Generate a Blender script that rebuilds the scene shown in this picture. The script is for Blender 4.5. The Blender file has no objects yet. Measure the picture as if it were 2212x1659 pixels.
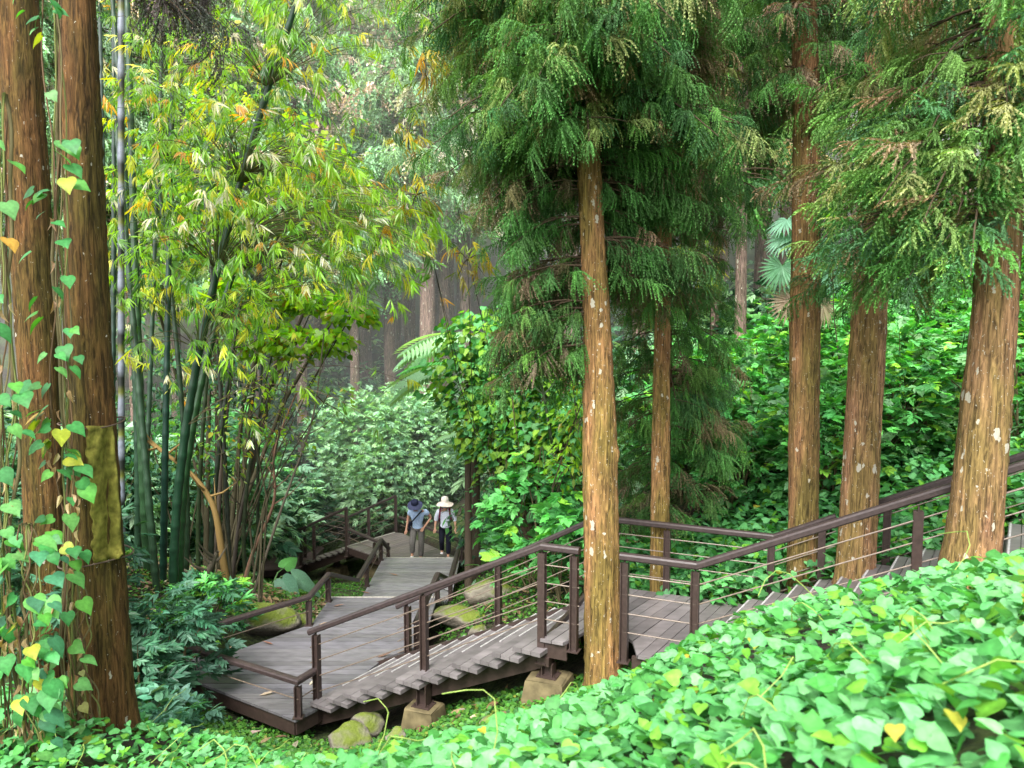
import bpy, bmesh, math, random
import numpy as np
from mathutils import Vector, Matrix
random.seed(7); rng = np.random.default_rng(7)
SC = bpy.context.scene
COL = SC.collection
F = 1650.0; TH = math.atan(139.5/F); CT, ST = math.cos(TH), math.sin(TH)
# ------------------------------------------------------------------ measuring helpers (survey of the place from the camera station)
def ray(u, v):
    X = (u-1106)/F; Y = (829.5-v)/F
    return np.array([X, CT+Y*ST, -ST+Y*CT])
def P(u, v, z):
    d = ray(u, v); return d*(z/d[2])
def Q(u, v, y):
    d = ray(u, v); return d*(y/d[1])
# ------------------------------------------------------------------ scene graph helpers
WL = {}
def thing(name, label, cat, loc, group=None):
    o = bpy.data.objects.new(name, None); COL.objects.link(o)
    o.location = [float(a) for a in loc]; o['label'] = label; o['category'] = cat
    o.empty_display_size = .2
    if group: o['group'] = group
    WL[o.name] = np.array(loc, float)
    return o
def tag(o, label=None, cat=None, group=None, kind=None):
    if label: o['label'] = label
    if cat: o['category'] = cat
    if group: o['group'] = group
    if kind: o['kind'] = kind
    return o
def dup(root, loc, rotz=0, scale=1, label=None, group=None):
    r = root.copy(); COL.objects.link(r); r.location = [float(a) for a in loc]; r.rotation_euler = (0, 0, rotz)
    r.scale = (scale,)*3 if not isinstance(scale, (tuple, list)) else scale
    WL[r.name] = np.array(loc, float)
    if label: r['label'] = label
    if group: r['group'] = group
    for ch in list(root.children):
        c = ch.copy(); COL.objects.link(c); c.parent = r
        for g in list(ch.children):
            d = g.copy(); COL.objects.link(d); d.parent = c
    return r
class MB:
    def __init__(s): s.V = []; s.F = []; s.C = []; s.n = 0
    def add(s, v, f, c=(.5, .5, .5)):
        v = np.asarray(v, float).reshape(-1, 3)
        c = np.asarray(c, float)
        if c.ndim == 1: c = np.broadcast_to(c, (len(v), 3))
        if isinstance(f, np.ndarray): s.F.append(f+s.n)
        else:
            for q in f: s.F.append(np.array([q])+s.n)
        s.V.append(v); s.C.append(c); s.n += len(v)
        return s
    def build(s, name, mat, parent=None, smooth=False, origin=None):
        V = np.concatenate(s.V) if s.V else np.zeros((0, 3)); C = np.concatenate(s.C) if s.C else np.zeros((0, 3))
        o0 = np.zeros(3)
        if parent is not None: o0 = WL[parent.name]
        elif origin is not None: o0 = np.array(origin, float)
        V = V-o0
        me = bpy.data.meshes.new(name)
        me.vertices.add(len(V)); me.vertices.foreach_set('co', V.astype(np.float32).ravel())
        tot = np.concatenate([np.full(f.shape[0], f.shape[1], np.int32) for f in s.F])
        idx = np.concatenate([f.ravel() for f in s.F]).astype(np.int32)
        me.loops.add(len(idx)); me.loops.foreach_set('vertex_index', idx)
        st = np.zeros(len(tot), np.int32); st[1:] = np.cumsum(tot)[:-1]
        me.polygons.add(len(tot)); me.polygons.foreach_set('loop_start', st); me.polygons.foreach_set('loop_total', tot)
        me.polygons.foreach_set('use_smooth', np.full(len(tot), bool(smooth)))
        me.update(calc_edges=True)
        a = me.color_attributes.new('Col', 'FLOAT_COLOR', 'POINT')
        a.data.foreach_set('color', np.concatenate([C, np.ones((len(C), 1))], 1).astype(np.float32).ravel())
        me.materials.append(mat)
        o = bpy.data.objects.new(name, me); COL.objects.link(o)
        if parent is not None: o.parent = parent; WL[o.name] = o0.copy()
        else: o.location = [float(a) for a in o0]; WL[o.name] = o0.copy()
        return o
def tube(path, rad, sides=8, cap=True):
    p = np.asarray(path, float); n = len(p)
    rad = np.broadcast_to(np.asarray(rad, float), (n,))
    t = np.gradient(p, axis=0); t /= np.linalg.norm(t, axis=1)[:, None]+1e-9
    ref = np.array([0, 0, 1.]) if abs(t[0][2]) < .8 else np.array([1., 0, 0])
    x = np.cross(t, ref); x /= np.linalg.norm(x, axis=1)[:, None]+1e-9
    y = np.cross(t, x)
    a = np.arange(sides)*2*math.pi/sides
    V = p[:, None]+rad[:, None, None]*(np.cos(a)[None, :, None]*x[:, None]+np.sin(a)[None, :, None]*y[:, None])
    i, j = np.meshgrid(np.arange(n-1), np.arange(sides), indexing='ij'); j2 = (j+1) % sides
    Fq = np.stack([i*sides+j, i*sides+j2, (i+1)*sides+j2, (i+1)*sides+j], -1).reshape(-1, 4)
    return V.reshape(-1, 3), Fq
def addtube(mb, path, rad, sides=8, c=(.5, .5, .5)):
    v, f = tube(path, rad, sides); n = len(path)
    mb.add(v, f, c)
    mb.F.append(np.array([[mb.n-len(v)+k for k in range(sides)]])); mb.F.append(np.array([[mb.n-1-k for k in range(sides)]]))
def prism(mb, poly, z0, z1, c=(.5, .5, .5)):
    n = len(poly)
    v = [(x, y, z0) for x, y in poly]+[(x, y, z1) for x, y in poly]
    a = 0.5*sum(poly[i][0]*poly[(i+1) % n][1]-poly[(i+1) % n][0]*poly[i][1] for i in range(n))
    f = [list(range(n-1, -1, -1)), list(range(n, 2*n))]+[[i, (i+1) % n, n+(i+1) % n, n+i] for i in range(n)]
    if a < 0: f = [q[::-1] for q in f]
    mb.add(v, f, c)
def beam(mb, p0, p1, w, h, c=(.5, .5, .5), up=(0, 0, 1)):
    p0 = np.array(p0, float); p1 = np.array(p1, float); t = p1-p0; t /= np.linalg.norm(t)
    up = np.array(up, float); s = np.cross(t, up); s /= np.linalg.norm(s); u = np.cross(s, t)
    v = [p+s*a*w/2+u*b*h/2 for p in (p0, p1) for a, b in ((-1, -1), (1, -1), (1, 1), (-1, 1))]
    mb.add(v, np.array([[3, 2, 1, 0], [4, 5, 6, 7], [0, 1, 5, 4], [1, 2, 6, 5], [2, 3, 7, 6], [3, 0, 4, 7]]), c)
def sweep(mb, path, prof, c=(.5, .5, .5)):
    # profile (side, up) swept along a polyline with mitred corners, side kept horizontal
    p = np.asarray(path, float); n = len(p); m = len(prof)
    V = []
    for i in range(n):
        a = p[i]-p[i-1] if i > 0 else p[1]-p[0]; b = p[i+1]-p[i] if i < n-1 else p[-1]-p[-2]
        sa = np.array([a[1], -a[0], 0]); sa /= np.linalg.norm(sa); sb = np.array([b[1], -b[0], 0]); sb /= np.linalg.norm(sb)
        s = sa+sb; s /= np.linalg.norm(s); s = s/max(.5, s.dot(sa))
        a = a/np.linalg.norm(a); b = b/np.linalg.norm(b)
        ua = np.cross(sa, a); ub = np.cross(sb, b); u = ua+ub; u /= np.linalg.norm(u); u = u/max(.5, u.dot(ua))
        if u[2] < 0: u = -u
        for q in prof: V.append(p[i]+s*q[0]+u*q[1])
    f = []
    for i in range(n-1):
        for j in range(m):
            k = (j+1) % m; f.append([i*m+j, i*m+k, (i+1)*m+k, (i+1)*m+j])
    mb.add(V, np.array(f), c); b0 = mb.n-len(V)
    mb.F.append(np.array([[b0+j for j in range(m)]])); mb.F.append(np.array([[mb.n-1-j for j in range(m)]]))
def clip(poly, ax, val, keep_greater):
    out = []
    n = len(poly)
    for i in range(n):
        a, b = poly[i], poly[(i+1) % n]
        ia = (a[ax] >= val) == keep_greater; ib = (b[ax] >= val) == keep_greater
        if ia: out.append(a)
        if ia != ib:
            t = (val-a[ax])/(b[ax]-a[ax]); out.append((a[0]+t*(b[0]-a[0]), a[1]+t*(b[1]-a[1])))
    return out
def planks(mb, poly, z, ang, width=.14, gap=.013, th=.035, base=(.5, .5, .5)):
    ca, sa = math.cos(ang), math.sin(ang)
    loc = [(x*ca+y*sa, -x*sa+y*ca) for x, y in poly]
    y0 = min(q[1] for q in loc); y1 = max(q[1] for q in loc); y = y0
    while y < y1:
        s = clip(clip(loc, 1, y, True), 1, min(y+width-gap, y1), False)
        if len(s) >= 3:
            w = [(a*ca-b*sa, a*sa+b*ca) for a, b in s]
            k = random.uniform(.82, 1.2); dz = random.uniform(-.002, .002)
            prism(mb, w, z-th, z+dz, (base[0]*k, base[1]*k, base[2]*k*random.uniform(.97, 1.05)))
        y += width
# ------------------------------------------------------------------ materials
def newmat(name):
    m = bpy.data.materials.new(name); m.use_nodes = True; nt = m.node_tree
    return m, nt, nt.nodes['Principled BSDF'], nt.nodes['Material Output']
def N(nt, t, **k):
    n = nt.nodes.new(t)
    for a, b in k.items(): setattr(n, a, b)
    return n
def leaf_mat(name, trans=.35, rough=.42, spec=.5, tcol=(1.6, 1.5, .35)):
    m, nt, b, out = newmat(name)
    at = N(nt, 'ShaderNodeAttribute', attribute_name='Col')
    tc = N(nt, 'ShaderNodeTexCoord'); no = N(nt, 'ShaderNodeTexNoise'); no.inputs['Scale'].default_value = 45; no.inputs['Detail'].default_value = 4; nt.links.new(tc.outputs['Object'], no.inputs['Vector'])
    mr = N(nt, 'ShaderNodeMapRange'); mr.inputs[1].default_value = .3; mr.inputs[2].default_value = .7; mr.inputs[3].default_value = .74; mr.inputs[4].default_value = 1.26; nt.links.new(no.outputs[0], mr.inputs[0])
    m0 = N(nt, 'ShaderNodeMix', data_type='RGBA', blend_type='MULTIPLY'); m0.inputs[0].default_value = 1; nt.links.new(at.outputs['Color'], m0.inputs[6]); nt.links.new(mr.outputs[0], m0.inputs[7])
    nt.links.new(m0.outputs[2], b.inputs['Base Color'])
    b.inputs['Roughness'].default_value = rough; b.inputs['Specular IOR Level'].default_value = spec
    mul = N(nt, 'ShaderNodeMix', data_type='RGBA', blend_type='MULTIPLY'); mul.inputs[0].default_value = 1
    nt.links.new(at.outputs['Color'], mul.inputs[6]); mul.inputs[7].default_value = (*tcol, 1)
    tr = N(nt, 'ShaderNodeBsdfTranslucent'); nt.links.new(mul.outputs[2], tr.inputs['Color'])
    mx = N(nt, 'ShaderNodeMixShader'); mx.inputs[0].default_value = trans
    nt.links.new(b.outputs[0], mx.inputs[1]); nt.links.new(tr.outputs[0], mx.inputs[2]); nt.links.new(mx.outputs[0], out.inputs[0])
    return m
def attr_mat(name, rough=.7, spec=.3, nscale=0, namt=.3, bump=0, stretch=(1, 1, 1), metallic=0):
    m, nt, b, out = newmat(name)
    at = N(nt, 'ShaderNodeAttribute', attribute_name='Col')
    b.inputs['Roughness'].default_value = rough; b.inputs['Specular IOR Level'].default_value = spec; b.inputs['Metallic'].default_value = metallic
    src = at.outputs['Color']
    if nscale:
        tc = N(nt, 'ShaderNodeTexCoord'); mp = N(nt, 'ShaderNodeMapping'); mp.inputs['Scale'].default_value = stretch
        nt.links.new(tc.outputs['Object'], mp.inputs[0])
        no = N(nt, 'ShaderNodeTexNoise'); no.inputs['Scale'].default_value = nscale; no.inputs['Detail'].default_value = 6
        nt.links.new(mp.outputs[0], no.inputs['Vector'])
        mr = N(nt, 'ShaderNodeMapRange'); mr.inputs[1].default_value = .3; mr.inputs[2].default_value = .7
        mr.inputs[3].default_value = 1-namt; mr.inputs[4].default_value = 1+namt
        nt.links.new(no.outputs[0], mr.inputs[0])
        mul = N(nt, 'ShaderNodeMix', data_type='RGBA', blend_type='MULTIPLY'); mul.inputs[0].default_value = 1
        nt.links.new(src, mul.inputs[6]); nt.links.new(mr.outputs[0], mul.inputs[7]); src = mul.outputs[2]
        if bump:
            bp = N(nt, 'ShaderNodeBump'); bp.inputs['Strength'].default_value = bump; bp.inputs['Distance'].default_value = .02
            nt.links.new(no.outputs[0], bp.inputs['Height']); nt.links.new(bp.outputs[0], b.inputs['Normal'])
    nt.links.new(src, b.inputs['Base Color'])
    return m
def bark_mat(name, ca, cb, cc, lichen=.5, dark=1.0):
    m, nt, b, out = newmat(name); L = nt.links.new
    tc = N(nt, 'ShaderNodeTexCoord')
    m1 = N(nt, 'ShaderNodeMapping'); m1.inputs['Scale'].default_value = (42, 42, 3.4); L(tc.outputs['Object'], m1.inputs[0])
    n1 = N(nt, 'ShaderNodeTexNoise'); n1.inputs['Scale'].default_value = 1; n1.inputs['Detail'].default_value = 7; n1.inputs['Roughness'].default_value = .65; n1.inputs['Distortion'].default_value = .9
    L(m1.outputs[0], n1.inputs['Vector'])
    m2 = N(nt, 'ShaderNodeMapping'); m2.inputs['Scale'].default_value = (3.2, 3.2, .7); L(tc.outputs['Object'], m2.inputs[0])
    n2 = N(nt, 'ShaderNodeTexNoise'); n2.inputs['Scale'].default_value = 1.3; n2.inputs['Detail'].default_value = 5; L(m2.outputs[0], n2.inputs['Vector'])
    cr = N(nt, 'ShaderNodeValToRGB'); e = cr.color_ramp.elements
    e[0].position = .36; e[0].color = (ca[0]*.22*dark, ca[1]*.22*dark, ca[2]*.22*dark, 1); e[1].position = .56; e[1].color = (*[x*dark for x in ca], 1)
    e2 = cr.color_ramp.elements.new(.72); e2.color = (*[min(1, x*1.7*dark) for x in ca], 1)
    L(n1.outputs[0], cr.inputs[0])
    cr2 = N(nt, 'ShaderNodeValToRGB'); e = cr2.color_ramp.elements
    e[0].position = .40; e[0].color = (*[min(1, y/x) for x, y in zip(ca, cb)], 1); e[1].position = .62; e[1].color = (*[min(2, y/x) for x, y in zip(ca, cc)], 1)
    L(n2.outputs[0], cr2.inputs[0])
    mul = N(nt, 'ShaderNodeMix', data_type='RGBA', blend_type='MULTIPLY'); mul.inputs[0].default_value = 1
    L(cr.outputs[0], mul.inputs[6]); L(cr2.outputs[0], mul.inputs[7])
    # lichen: small pale flecks and a few larger patches
    m3 = N(nt, 'ShaderNodeMapping'); m3.inputs['Scale'].default_value = (1, 1, .5); nd = N(nt, 'ShaderNodeTexNoise'); nd.inputs['Scale'].default_value = 30; nd.inputs['Detail'].default_value = 3; L(tc.outputs['Object'], nd.inputs['Vector'])
    va = N(nt, 'ShaderNodeVectorMath', operation='MULTIPLY_ADD'); va.inputs[1].default_value = (.05, .05, .08); L(nd.outputs['Color'], va.inputs[0]); L(tc.outputs['Object'], va.inputs[2]); L(va.outputs[0], m3.inputs[0])
    cur = mul.outputs[2]
    for sc, th, dens in ((48, .18, .52), (15, .22, .58))+(((7.5, .20, .50),) if lichen > .85 else ()):
        vo = N(nt, 'ShaderNodeTexVoronoi'); vo.inputs['Scale'].default_value = sc; L(m3.outputs[0], vo.inputs['Vector'])
        nn = N(nt, 'ShaderNodeTexNoise'); nn.inputs['Scale'].default_value = sc*.25; nn.inputs['Detail'].default_value = 3; L(tc.outputs['Object'], nn.inputs['Vector'])
        lt = N(nt, 'ShaderNodeMath', operation='LESS_THAN'); lt.inputs[1].default_value = th; L(vo.outputs['Distance'], lt.inputs[0])
        sp = N(nt, 'ShaderNodeSeparateColor'); L(vo.outputs['Color'], sp.inputs[0])
        gt = N(nt, 'ShaderNodeMath', operation='GREATER_THAN'); gt.inputs[1].default_value = 1-.45*lichen; L(sp.outputs[0], gt.inputs[0])
        g2 = N(nt, 'ShaderNodeMath', operation='GREATER_THAN'); g2.inputs[1].default_value = dens-.1*lichen; L(nn.outputs[0], g2.inputs[0])
        a1 = N(nt, 'ShaderNodeMath', operation='MULTIPLY'); L(lt.outputs[0], a1.inputs[0]); L(gt.outputs[0], a1.inputs[1])
        a2 = N(nt, 'ShaderNodeMath', operation='MULTIPLY'); L(a1.outputs[0], a2.inputs[0]); L(g2.outputs[0], a2.inputs[1])
        mx = N(nt, 'ShaderNodeMix', data_type='RGBA'); L(a2.outputs[0], mx.inputs[0]); L(cur, mx.inputs[6]); mx.inputs[7].default_value = (.46*dark, .43*dark, .34*dark, 1)
        cur = mx.outputs[2]
    at = N(nt, 'ShaderNodeAttribute', attribute_name='Col')
    m5 = N(nt, 'ShaderNodeMix', data_type='RGBA', blend_type='MULTIPLY'); m5.inputs[0].default_value = 1
    L(cur, m5.inputs[6]); L(at.outputs['Color'], m5.inputs[7])
    L(m5.outputs[2], b.inputs['Base Color']); b.inputs['Roughness'].default_value = .85; b.inputs['Specular IOR Level'].default_value = .2
    bp = N(nt, 'ShaderNodeBump'); bp.inputs['Strength'].default_value = .9; bp.inputs['Distance'].default_value = .03
    L(n1.outputs[0], bp.inputs['Height']); L(bp.outputs[0], b.inputs['Normal'])
    return m
def ground_mat():
    m, nt, b, out = newmat('forest_floor'); L = nt.links.new
    tc = N(nt, 'ShaderNodeTexCoord')
    n1 = N(nt, 'ShaderNodeTexNoise'); n1.inputs['Scale'].default_value = .9; n1.inputs['Detail'].default_value = 8; L(tc.outputs['Object'], n1.inputs['Vector'])
    n2 = N(nt, 'ShaderNodeTexNoise'); n2.inputs['Scale'].default_value = 14; n2.inputs['Detail'].default_value = 8; L(tc.outputs['Object'], n2.inputs['Vector'])
    c1 = N(nt, 'ShaderNodeValToRGB'); e = c1.color_ramp.elements; e[0].position = .42; e[0].color = (.030, .022, .014, 1); e[1].position = .58; e[1].color = (.05, .085, .02, 1)
    L(n1.outputs[0], c1.inputs[0])
    c2 = N(nt, 'ShaderNodeValToRGB'); e = c2.color_ramp.elements; e[0].position = .35; e[0].color = (.3, .3, .3, 1); e[1].position = .7; e[1].color = (1.5, 1.4, 1.2, 1)
    L(n2.outputs[0], c2.inputs[0])
    mul = N(nt, 'ShaderNodeMix', data_type='RGBA', blend_type='MULTIPLY'); mul.inputs[0].default_value = 1
    L(c1.outputs[0], mul.inputs[6]); L(c2.outputs[0], mul.inputs[7]); L(mul.outputs[2], b.inputs['Base Color'])
    b.inputs['Roughness'].default_value = .95
    bp = N(nt, 'ShaderNodeBump'); bp.inputs['Strength'].default_value = .8; bp.inputs['Distance'].default_value = .08
    L(n2.outputs[0], bp.inputs['Height']); L(bp.outputs[0], b.inputs['Normal'])
    return m
def rock_mat():
    m, nt, b, out = newmat('mossy_rock'); L = nt.links.new
    tc = N(nt, 'ShaderNodeTexCoord')
    n1 = N(nt, 'ShaderNodeTexNoise'); n1.inputs['Scale'].default_value = 3; n1.inputs['Detail'].default_value = 8; L(tc.outputs['Object'], n1.inputs['Vector'])
    ge = N(nt, 'ShaderNodeNewGeometry'); sp = N(nt, 'ShaderNodeSeparateXYZ'); L(ge.outputs['Normal'], sp.inputs[0])
    ad = N(nt, 'ShaderNodeMath', operation='MULTIPLY_ADD'); ad.inputs[1].default_value = .35; L(sp.outputs[2], ad.inputs[0]); L(n1.outputs[0], ad.inputs[2])
    cr = N(nt, 'ShaderNodeValToRGB'); e = cr.color_ramp.elements; e[0].position = .45; e[0].color = (.10, .085, .065, 1); e[1].position = .80; e[1].color = (.13, .17, .02, 1)
    e2 = cr.color_ramp.elements.new(.62); e2.color = (.20, .18, .14, 1)
    L(ad.outputs[0], cr.inputs[0]); L(cr.outputs[0], b.inputs['Base Color']); b.inputs['Roughness'].default_value = .9
    bp = N(nt, 'ShaderNodeBump'); bp.inputs['Strength'].default_value = .7; bp.inputs['Distance'].default_value = .05
    n2 = N(nt, 'ShaderNodeTexNoise'); n2.inputs['Scale'].default_value = 18; n2.inputs['Detail'].default_value = 8; L(tc.outputs['Object'], n2.inputs['Vector'])
    L(n2.outputs[0], bp.inputs['Height']); L(bp.outputs[0], b.inputs['Normal'])
    return m
M = {}
M['leaf'] = leaf_mat('broad_leaf', .3, .48, .32)
M['vine'] = leaf_mat('vine_leaf', .3, .5, .28, (1.3, 1.5, .4))
M['bamboo_leaf'] = leaf_mat('bamboo_leaf', .55, .35, .6, (2.0, 1.8, .3))
M['needle'] = leaf_mat('conifer_needle', .2, .6, .25)
M['bark_gold'] = bark_mat('bark_golden', (.31, .175, .062), (.235, .165, .045), (.36, .19, .08), .9)  # golden-brown, the bark's own colour
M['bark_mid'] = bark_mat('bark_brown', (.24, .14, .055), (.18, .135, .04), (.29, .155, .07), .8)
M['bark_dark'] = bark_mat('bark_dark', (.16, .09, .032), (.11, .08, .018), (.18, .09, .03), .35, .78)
M['bark_red'] = bark_mat('bark_pale_red', (.32, .18, .09), (.25, .17, .06), (.38, .205, .11), 1.0)
M['bark_far'] = bark_mat('bark_far', (.22, .15, .12), (.20, .145, .11), (.27, .18, .15), .9)
M['twig'] = attr_mat('twig', .8, .2)
M['deck'] = attr_mat('deck_plank', .36, .5, 4, .22, 0, (1, 2.5, 1))
M['deck2'] = attr_mat('deck_plank_brown', .38, .5, 5, .22, 0, (1, 1, 1))
M['steel'] = attr_mat('brown_painted_steel', .42, .5, 22, .25, .08)
M['rock'] = rock_mat(); M['ground'] = ground_mat()
M['concrete'] = attr_mat('mossy_concrete', .9, .2, 7, .45, .4)
M['cloth'] = attr_mat('cloth', .85, .2, 25, .12, .2)
M['skin'] = attr_mat('skin', .55, .4)
M['culm'] = attr_mat('bamboo_culm', .35, .5, 12, .25)
M['moss'] = attr_mat('moss_sheet', .95, .1, 16, .5, .9)
# ------------------------------------------------------------------ terrain
cps = []
def cp(u, v, d, dz=-.18):
    q = Q(u, v, d); cps.append((q[0], q[1], q[2]+dz))
for a in ((1106, 1659, 2.7), (2212, 1659, 1.6), (1700, 1659, 2.0), (600, 1659, 3.8), (100, 1659, 5.0), (1740, 1500, 2.3), (2150, 1400, 2.3), (1560, 1420, 3.6),
          (2130, 1215, 4.0), (1860, 1280, 4.0), (1530, 1365, 5.0), (1375, 1500, 5.6), (1250, 1588, 6.0), (1000, 1640, 6.2), (720, 1625, 6.9), (480, 1590, 7.2), (1500, 1600, 2.6), (800, 1640, 4.4)): cp(*a)
cps += [(-3.33, 6.25, -3.5), (-2.0, 8.9, -5.25), (-1.0, 8.8, -4.92), (.33, 8.2, -4.32), (1, 8.05, -4.05), (0, 7.4, -4.15), (-1.2, 7.8, -4.6), (2.4, 6.9, -3.1), (1.9, 8.2, -3.75),
        (-3, 11.2, -5.75), (-1.5, 12.3, -5.7), (-4.2, 9.6, -5.15), (-3, 8.7, -5.1), (-.5, 13.3, -5.0), (-.3, 11.3, -5.0), (.5, 10.4, -4.55), (-.3, 16.7, -5.5), (-2.2, 16.5, -6.5), (-2.2, 14.5, -6.1),
        (-3, 20.7, -7.15), (-7, 23.5, -7.95), (-4.5, 13.4, -5.35), (-4.7, 16, -6.0), (-6, 18.7, -6.7), (-5.56, 13, -4.8), (-8, 14, -4.2), (-7, 10, -3.9), (-5, 7, -3.5), (-8, 5, -2.6),
        (.5, 15, -4.9), (2, 13, -4.3), (1.5, 18, -5), (3, 10.8, -3.8), (5, 9, -2.9), (4.2, 7.3, -2.7), (5, 6.0, -2.0), (6, 12, -2.7), (4, 16, -3.1), (8, 20, -1.6), (3, 22, -3.3), (12, 15, -.6), (10, 8, 0),
        (-3, 28, -6.2), (-3, 36, -3), (-3, 50, 4), (-20, 30, -3), (-20, 45, 3), (15, 40, 3), (-3, 80, 22), (-45, 80, 20), (45, 80, 20), (-45, 20, 0), (45, 20, 6), (-12, 18, -5), (-20, 10, -2),
        (0, 0, -1.7), (1.5, 1, -1.25), (3, 2.2, -.8), (-3, 0, -2.3), (4, 0, -.2), (-2, 3, -2.4), (0, -8, -.6), (-20, -8, -2), (20, -8, 2), (8, 4, .2), (-1, -30, 3)]
CP = np.array(cps)
def tps_k(r2): return np.where(r2 > 1e-9, r2*np.log(r2+1e-12)*.5, 0)
def _solve():
    n = len(CP); X = CP[:, :2]; r2 = ((X[:, None]-X[None])**2).sum(-1)
    K = tps_k(r2)+np.eye(n)*.02; A = np.zeros((n+3, n+3)); A[:n, :n] = K; A[:n, n] = 1; A[:n, n+1:] = X; A[n:, :n] = A[:n, n:].T
    return np.linalg.solve(A, np.concatenate([CP[:, 2], np.zeros(3)]))
WT = _solve()
def gz(x, y):
    x = np.asarray(x, float); y = np.asarray(y, float); sh = x.shape
    X = np.stack([x.ravel(), y.ravel()], 1); out = np.empty(len(X))
    for i in range(0, len(X), 20000):
        q = X[i:i+20000]; r2 = ((q[:, None]-CP[None, :, :2])**2).sum(-1)
        out[i:i+20000] = tps_k(r2)@WT[:-3]+WT[-3]+q@WT[-2:]
    return out.reshape(sh)
def gz1(x, y): return float(gz(np.array([x]), np.array([y]))[0])
xs = np.concatenate([np.linspace(-60, -12, 26)[:-1], np.linspace(-12, 12, 170), np.linspace(12, 60, 26)[1:]])
ys = np.concatenate([np.linspace(-30, -2, 12)[:-1], np.linspace(-2, 26, 190), np.linspace(26, 95, 50)[1:]])
gx, gy = np.meshgrid(xs, ys); gzz = gz(gx, gy)+.03*np.sin(gx*3.1+gy*1.7)*np.cos(gy*2.3-gx)
nx, ny = len(xs), len(ys)
i, j = np.meshgrid(np.arange(ny-1), np.arange(nx-1), indexing='ij')
mb = MB(); mb.add(np.stack([gx, gy, gzz], -1).reshape(-1, 3), np.stack([i*nx+j, i*nx+j+1, (i+1)*nx+j+1, (i+1)*nx+j], -1).reshape(-1, 4))
tag(mb.build('ground', M['ground'], smooth=True), kind='structure')
# ------------------------------------------------------------------ leaf templates (length +X, normal +Z)
def T_lance(w=.16, fold=.05, droop=.18):
    rows = [(.0, 0), (.3, w), (.62, w*.85), (1, 0)]
    z = lambda x: -droop*x*x
    v = [(0, 0, 0)]
    for x, y in rows[1:3]: v += [(x, y, z(x)+fold*y/w), (x, 0, z(x)), (x, -y, z(x)+fold*y/w)]
    v.append((1, 0, z(1)))
    f = [(0, 2, 1), (0, 3, 2), (1, 2, 5), (1, 5, 4), (2, 3, 6), (2, 6, 5), (4, 5, 7), (5, 6, 7)]
    return np.array(v), np.array(f)
def T_heart(fold=.10, droop=.22, lobes=True):
    o = [(-.09, .14), (-.10, .32), (.06, .47), (.26, .49), (.46, .41) if lobes else (.44, .38), (.68, .24), (.86, .10)]
    m = [0, .05, .18, .34, .50, .68, .84]
    z = lambda x, y: -droop*max(x, 0)**2-.35*y*y
    v = [(m[k], 0, z(m[k], 0)) for k in range(7)]+[(1, 0, z(1, 0))]
    for s in (1, -1):
        for x, y in o: v.append((x, y*s, z(x, y)+fold*y*2))
    f = []
    for si in (0, 1):
        b = 8+si*7
        for k in range(6):
            q = [(k, b+k, b+k+1), (k, b+k+1, k+1)]
            f += q if si else [t[::-1] for t in q]
        q = [(6, b+6, 7)]; f += q if si else [t[::-1] for t in q]
    c = np.array([1.18]*8+[.98, .92, .92, .96, .9, .94, .95]*2); return np.array(v), np.array(f), c
def T_oval(w=.28, droop=.2):
    rows = [(.12, w*.55), (.35, w), (.65, w*.8), (.86, w*.35)]
    v = [(0, 0, 0)]; z = lambda x: .1*x-droop*x*x
    for x, y in rows: v += [(x, y, z(x)+.05), (x, 0, z(x)), (x, -y, z(x)+.05)]
    v.append((1, 0, z(1)-.02)); f = [(0, 2, 1), (0, 3, 2)]
    for r in range(3):
        a = 1+3*r; f += [(a, a+1, a+4), (a, a+4, a+3), (a+1, a+2, a+5), (a+1, a+5, a+4)]
    f += [(10, 11, 13), (11, 12, 13)]
    return np.array(v), np.array(f)
def rot(yaw, pitch, roll):
    yaw, pitch, roll = np.broadcast_arrays(*[np.asarray(a, float) for a in (yaw, pitch, roll)])
    cy, sy, cp_, sp, cr, sr = np.cos(yaw), np.sin(yaw), np.cos(-pitch), np.sin(-pitch), np.cos(roll), np.sin(roll)
    z = np.zeros_like(cy); o = np.ones_like(cy)
    Rz = np.stack([np.stack([cy, -sy, z], -1), np.stack([sy, cy, z], -1), np.stack([z, z, o], -1)], -2)
    Ry = np.stack([np.stack([cp_, z, sp], -1), np.stack([z, o, z], -1), np.stack([-sp, z, cp_], -1)], -2)
    Rx = np.stack([np.stack([o, z, z], -1), np.stack([z, cr, -sr], -1), np.stack([z, sr, cr], -1)], -2)
    return Rz@Ry@Rx
def scatter(mb, T, pos, R, scale, cols, vc=None):
    v, f = T[0], T[1]; n = len(pos); k = len(v)
    scale = np.broadcast_to(np.asarray(scale, float), (n,))
    V = np.einsum('nij,kj->nki', R, v)*scale[:, None, None]+np.asarray(pos)[:, None]
    C = np.repeat(np.asarray(cols, float)[:, None], k, 1)
    if vc is None and len(T) > 2: vc = T[2]
    if vc is not None: C = C*vc[None, :, None] if vc.ndim == 1 else C*vc[None]
    Fc = (f[None]+(np.arange(n)*k)[:, None, None]).reshape(-1, f.shape[1])
    mb.add(V.reshape(-1, 3), Fc, C.reshape(-1, 3))
def combine(parts):
    parts = [q if len(q) == 3 else (q[0], q[1], 1.) for q in parts]; V = []; Fs = []; C = []; n = 0
    for v, f, c in parts: V.append(v); Fs.append(f+n); C.append(np.full(len(v), c)); n += len(v)
    return np.concatenate(V), np.concatenate(Fs), np.concatenate(C)
def xf(T, pos, y, p, r, s, c=1):
    R = rot(y, p, r); return T[0]@R.T*s+np.array(pos), T[1], c
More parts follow.
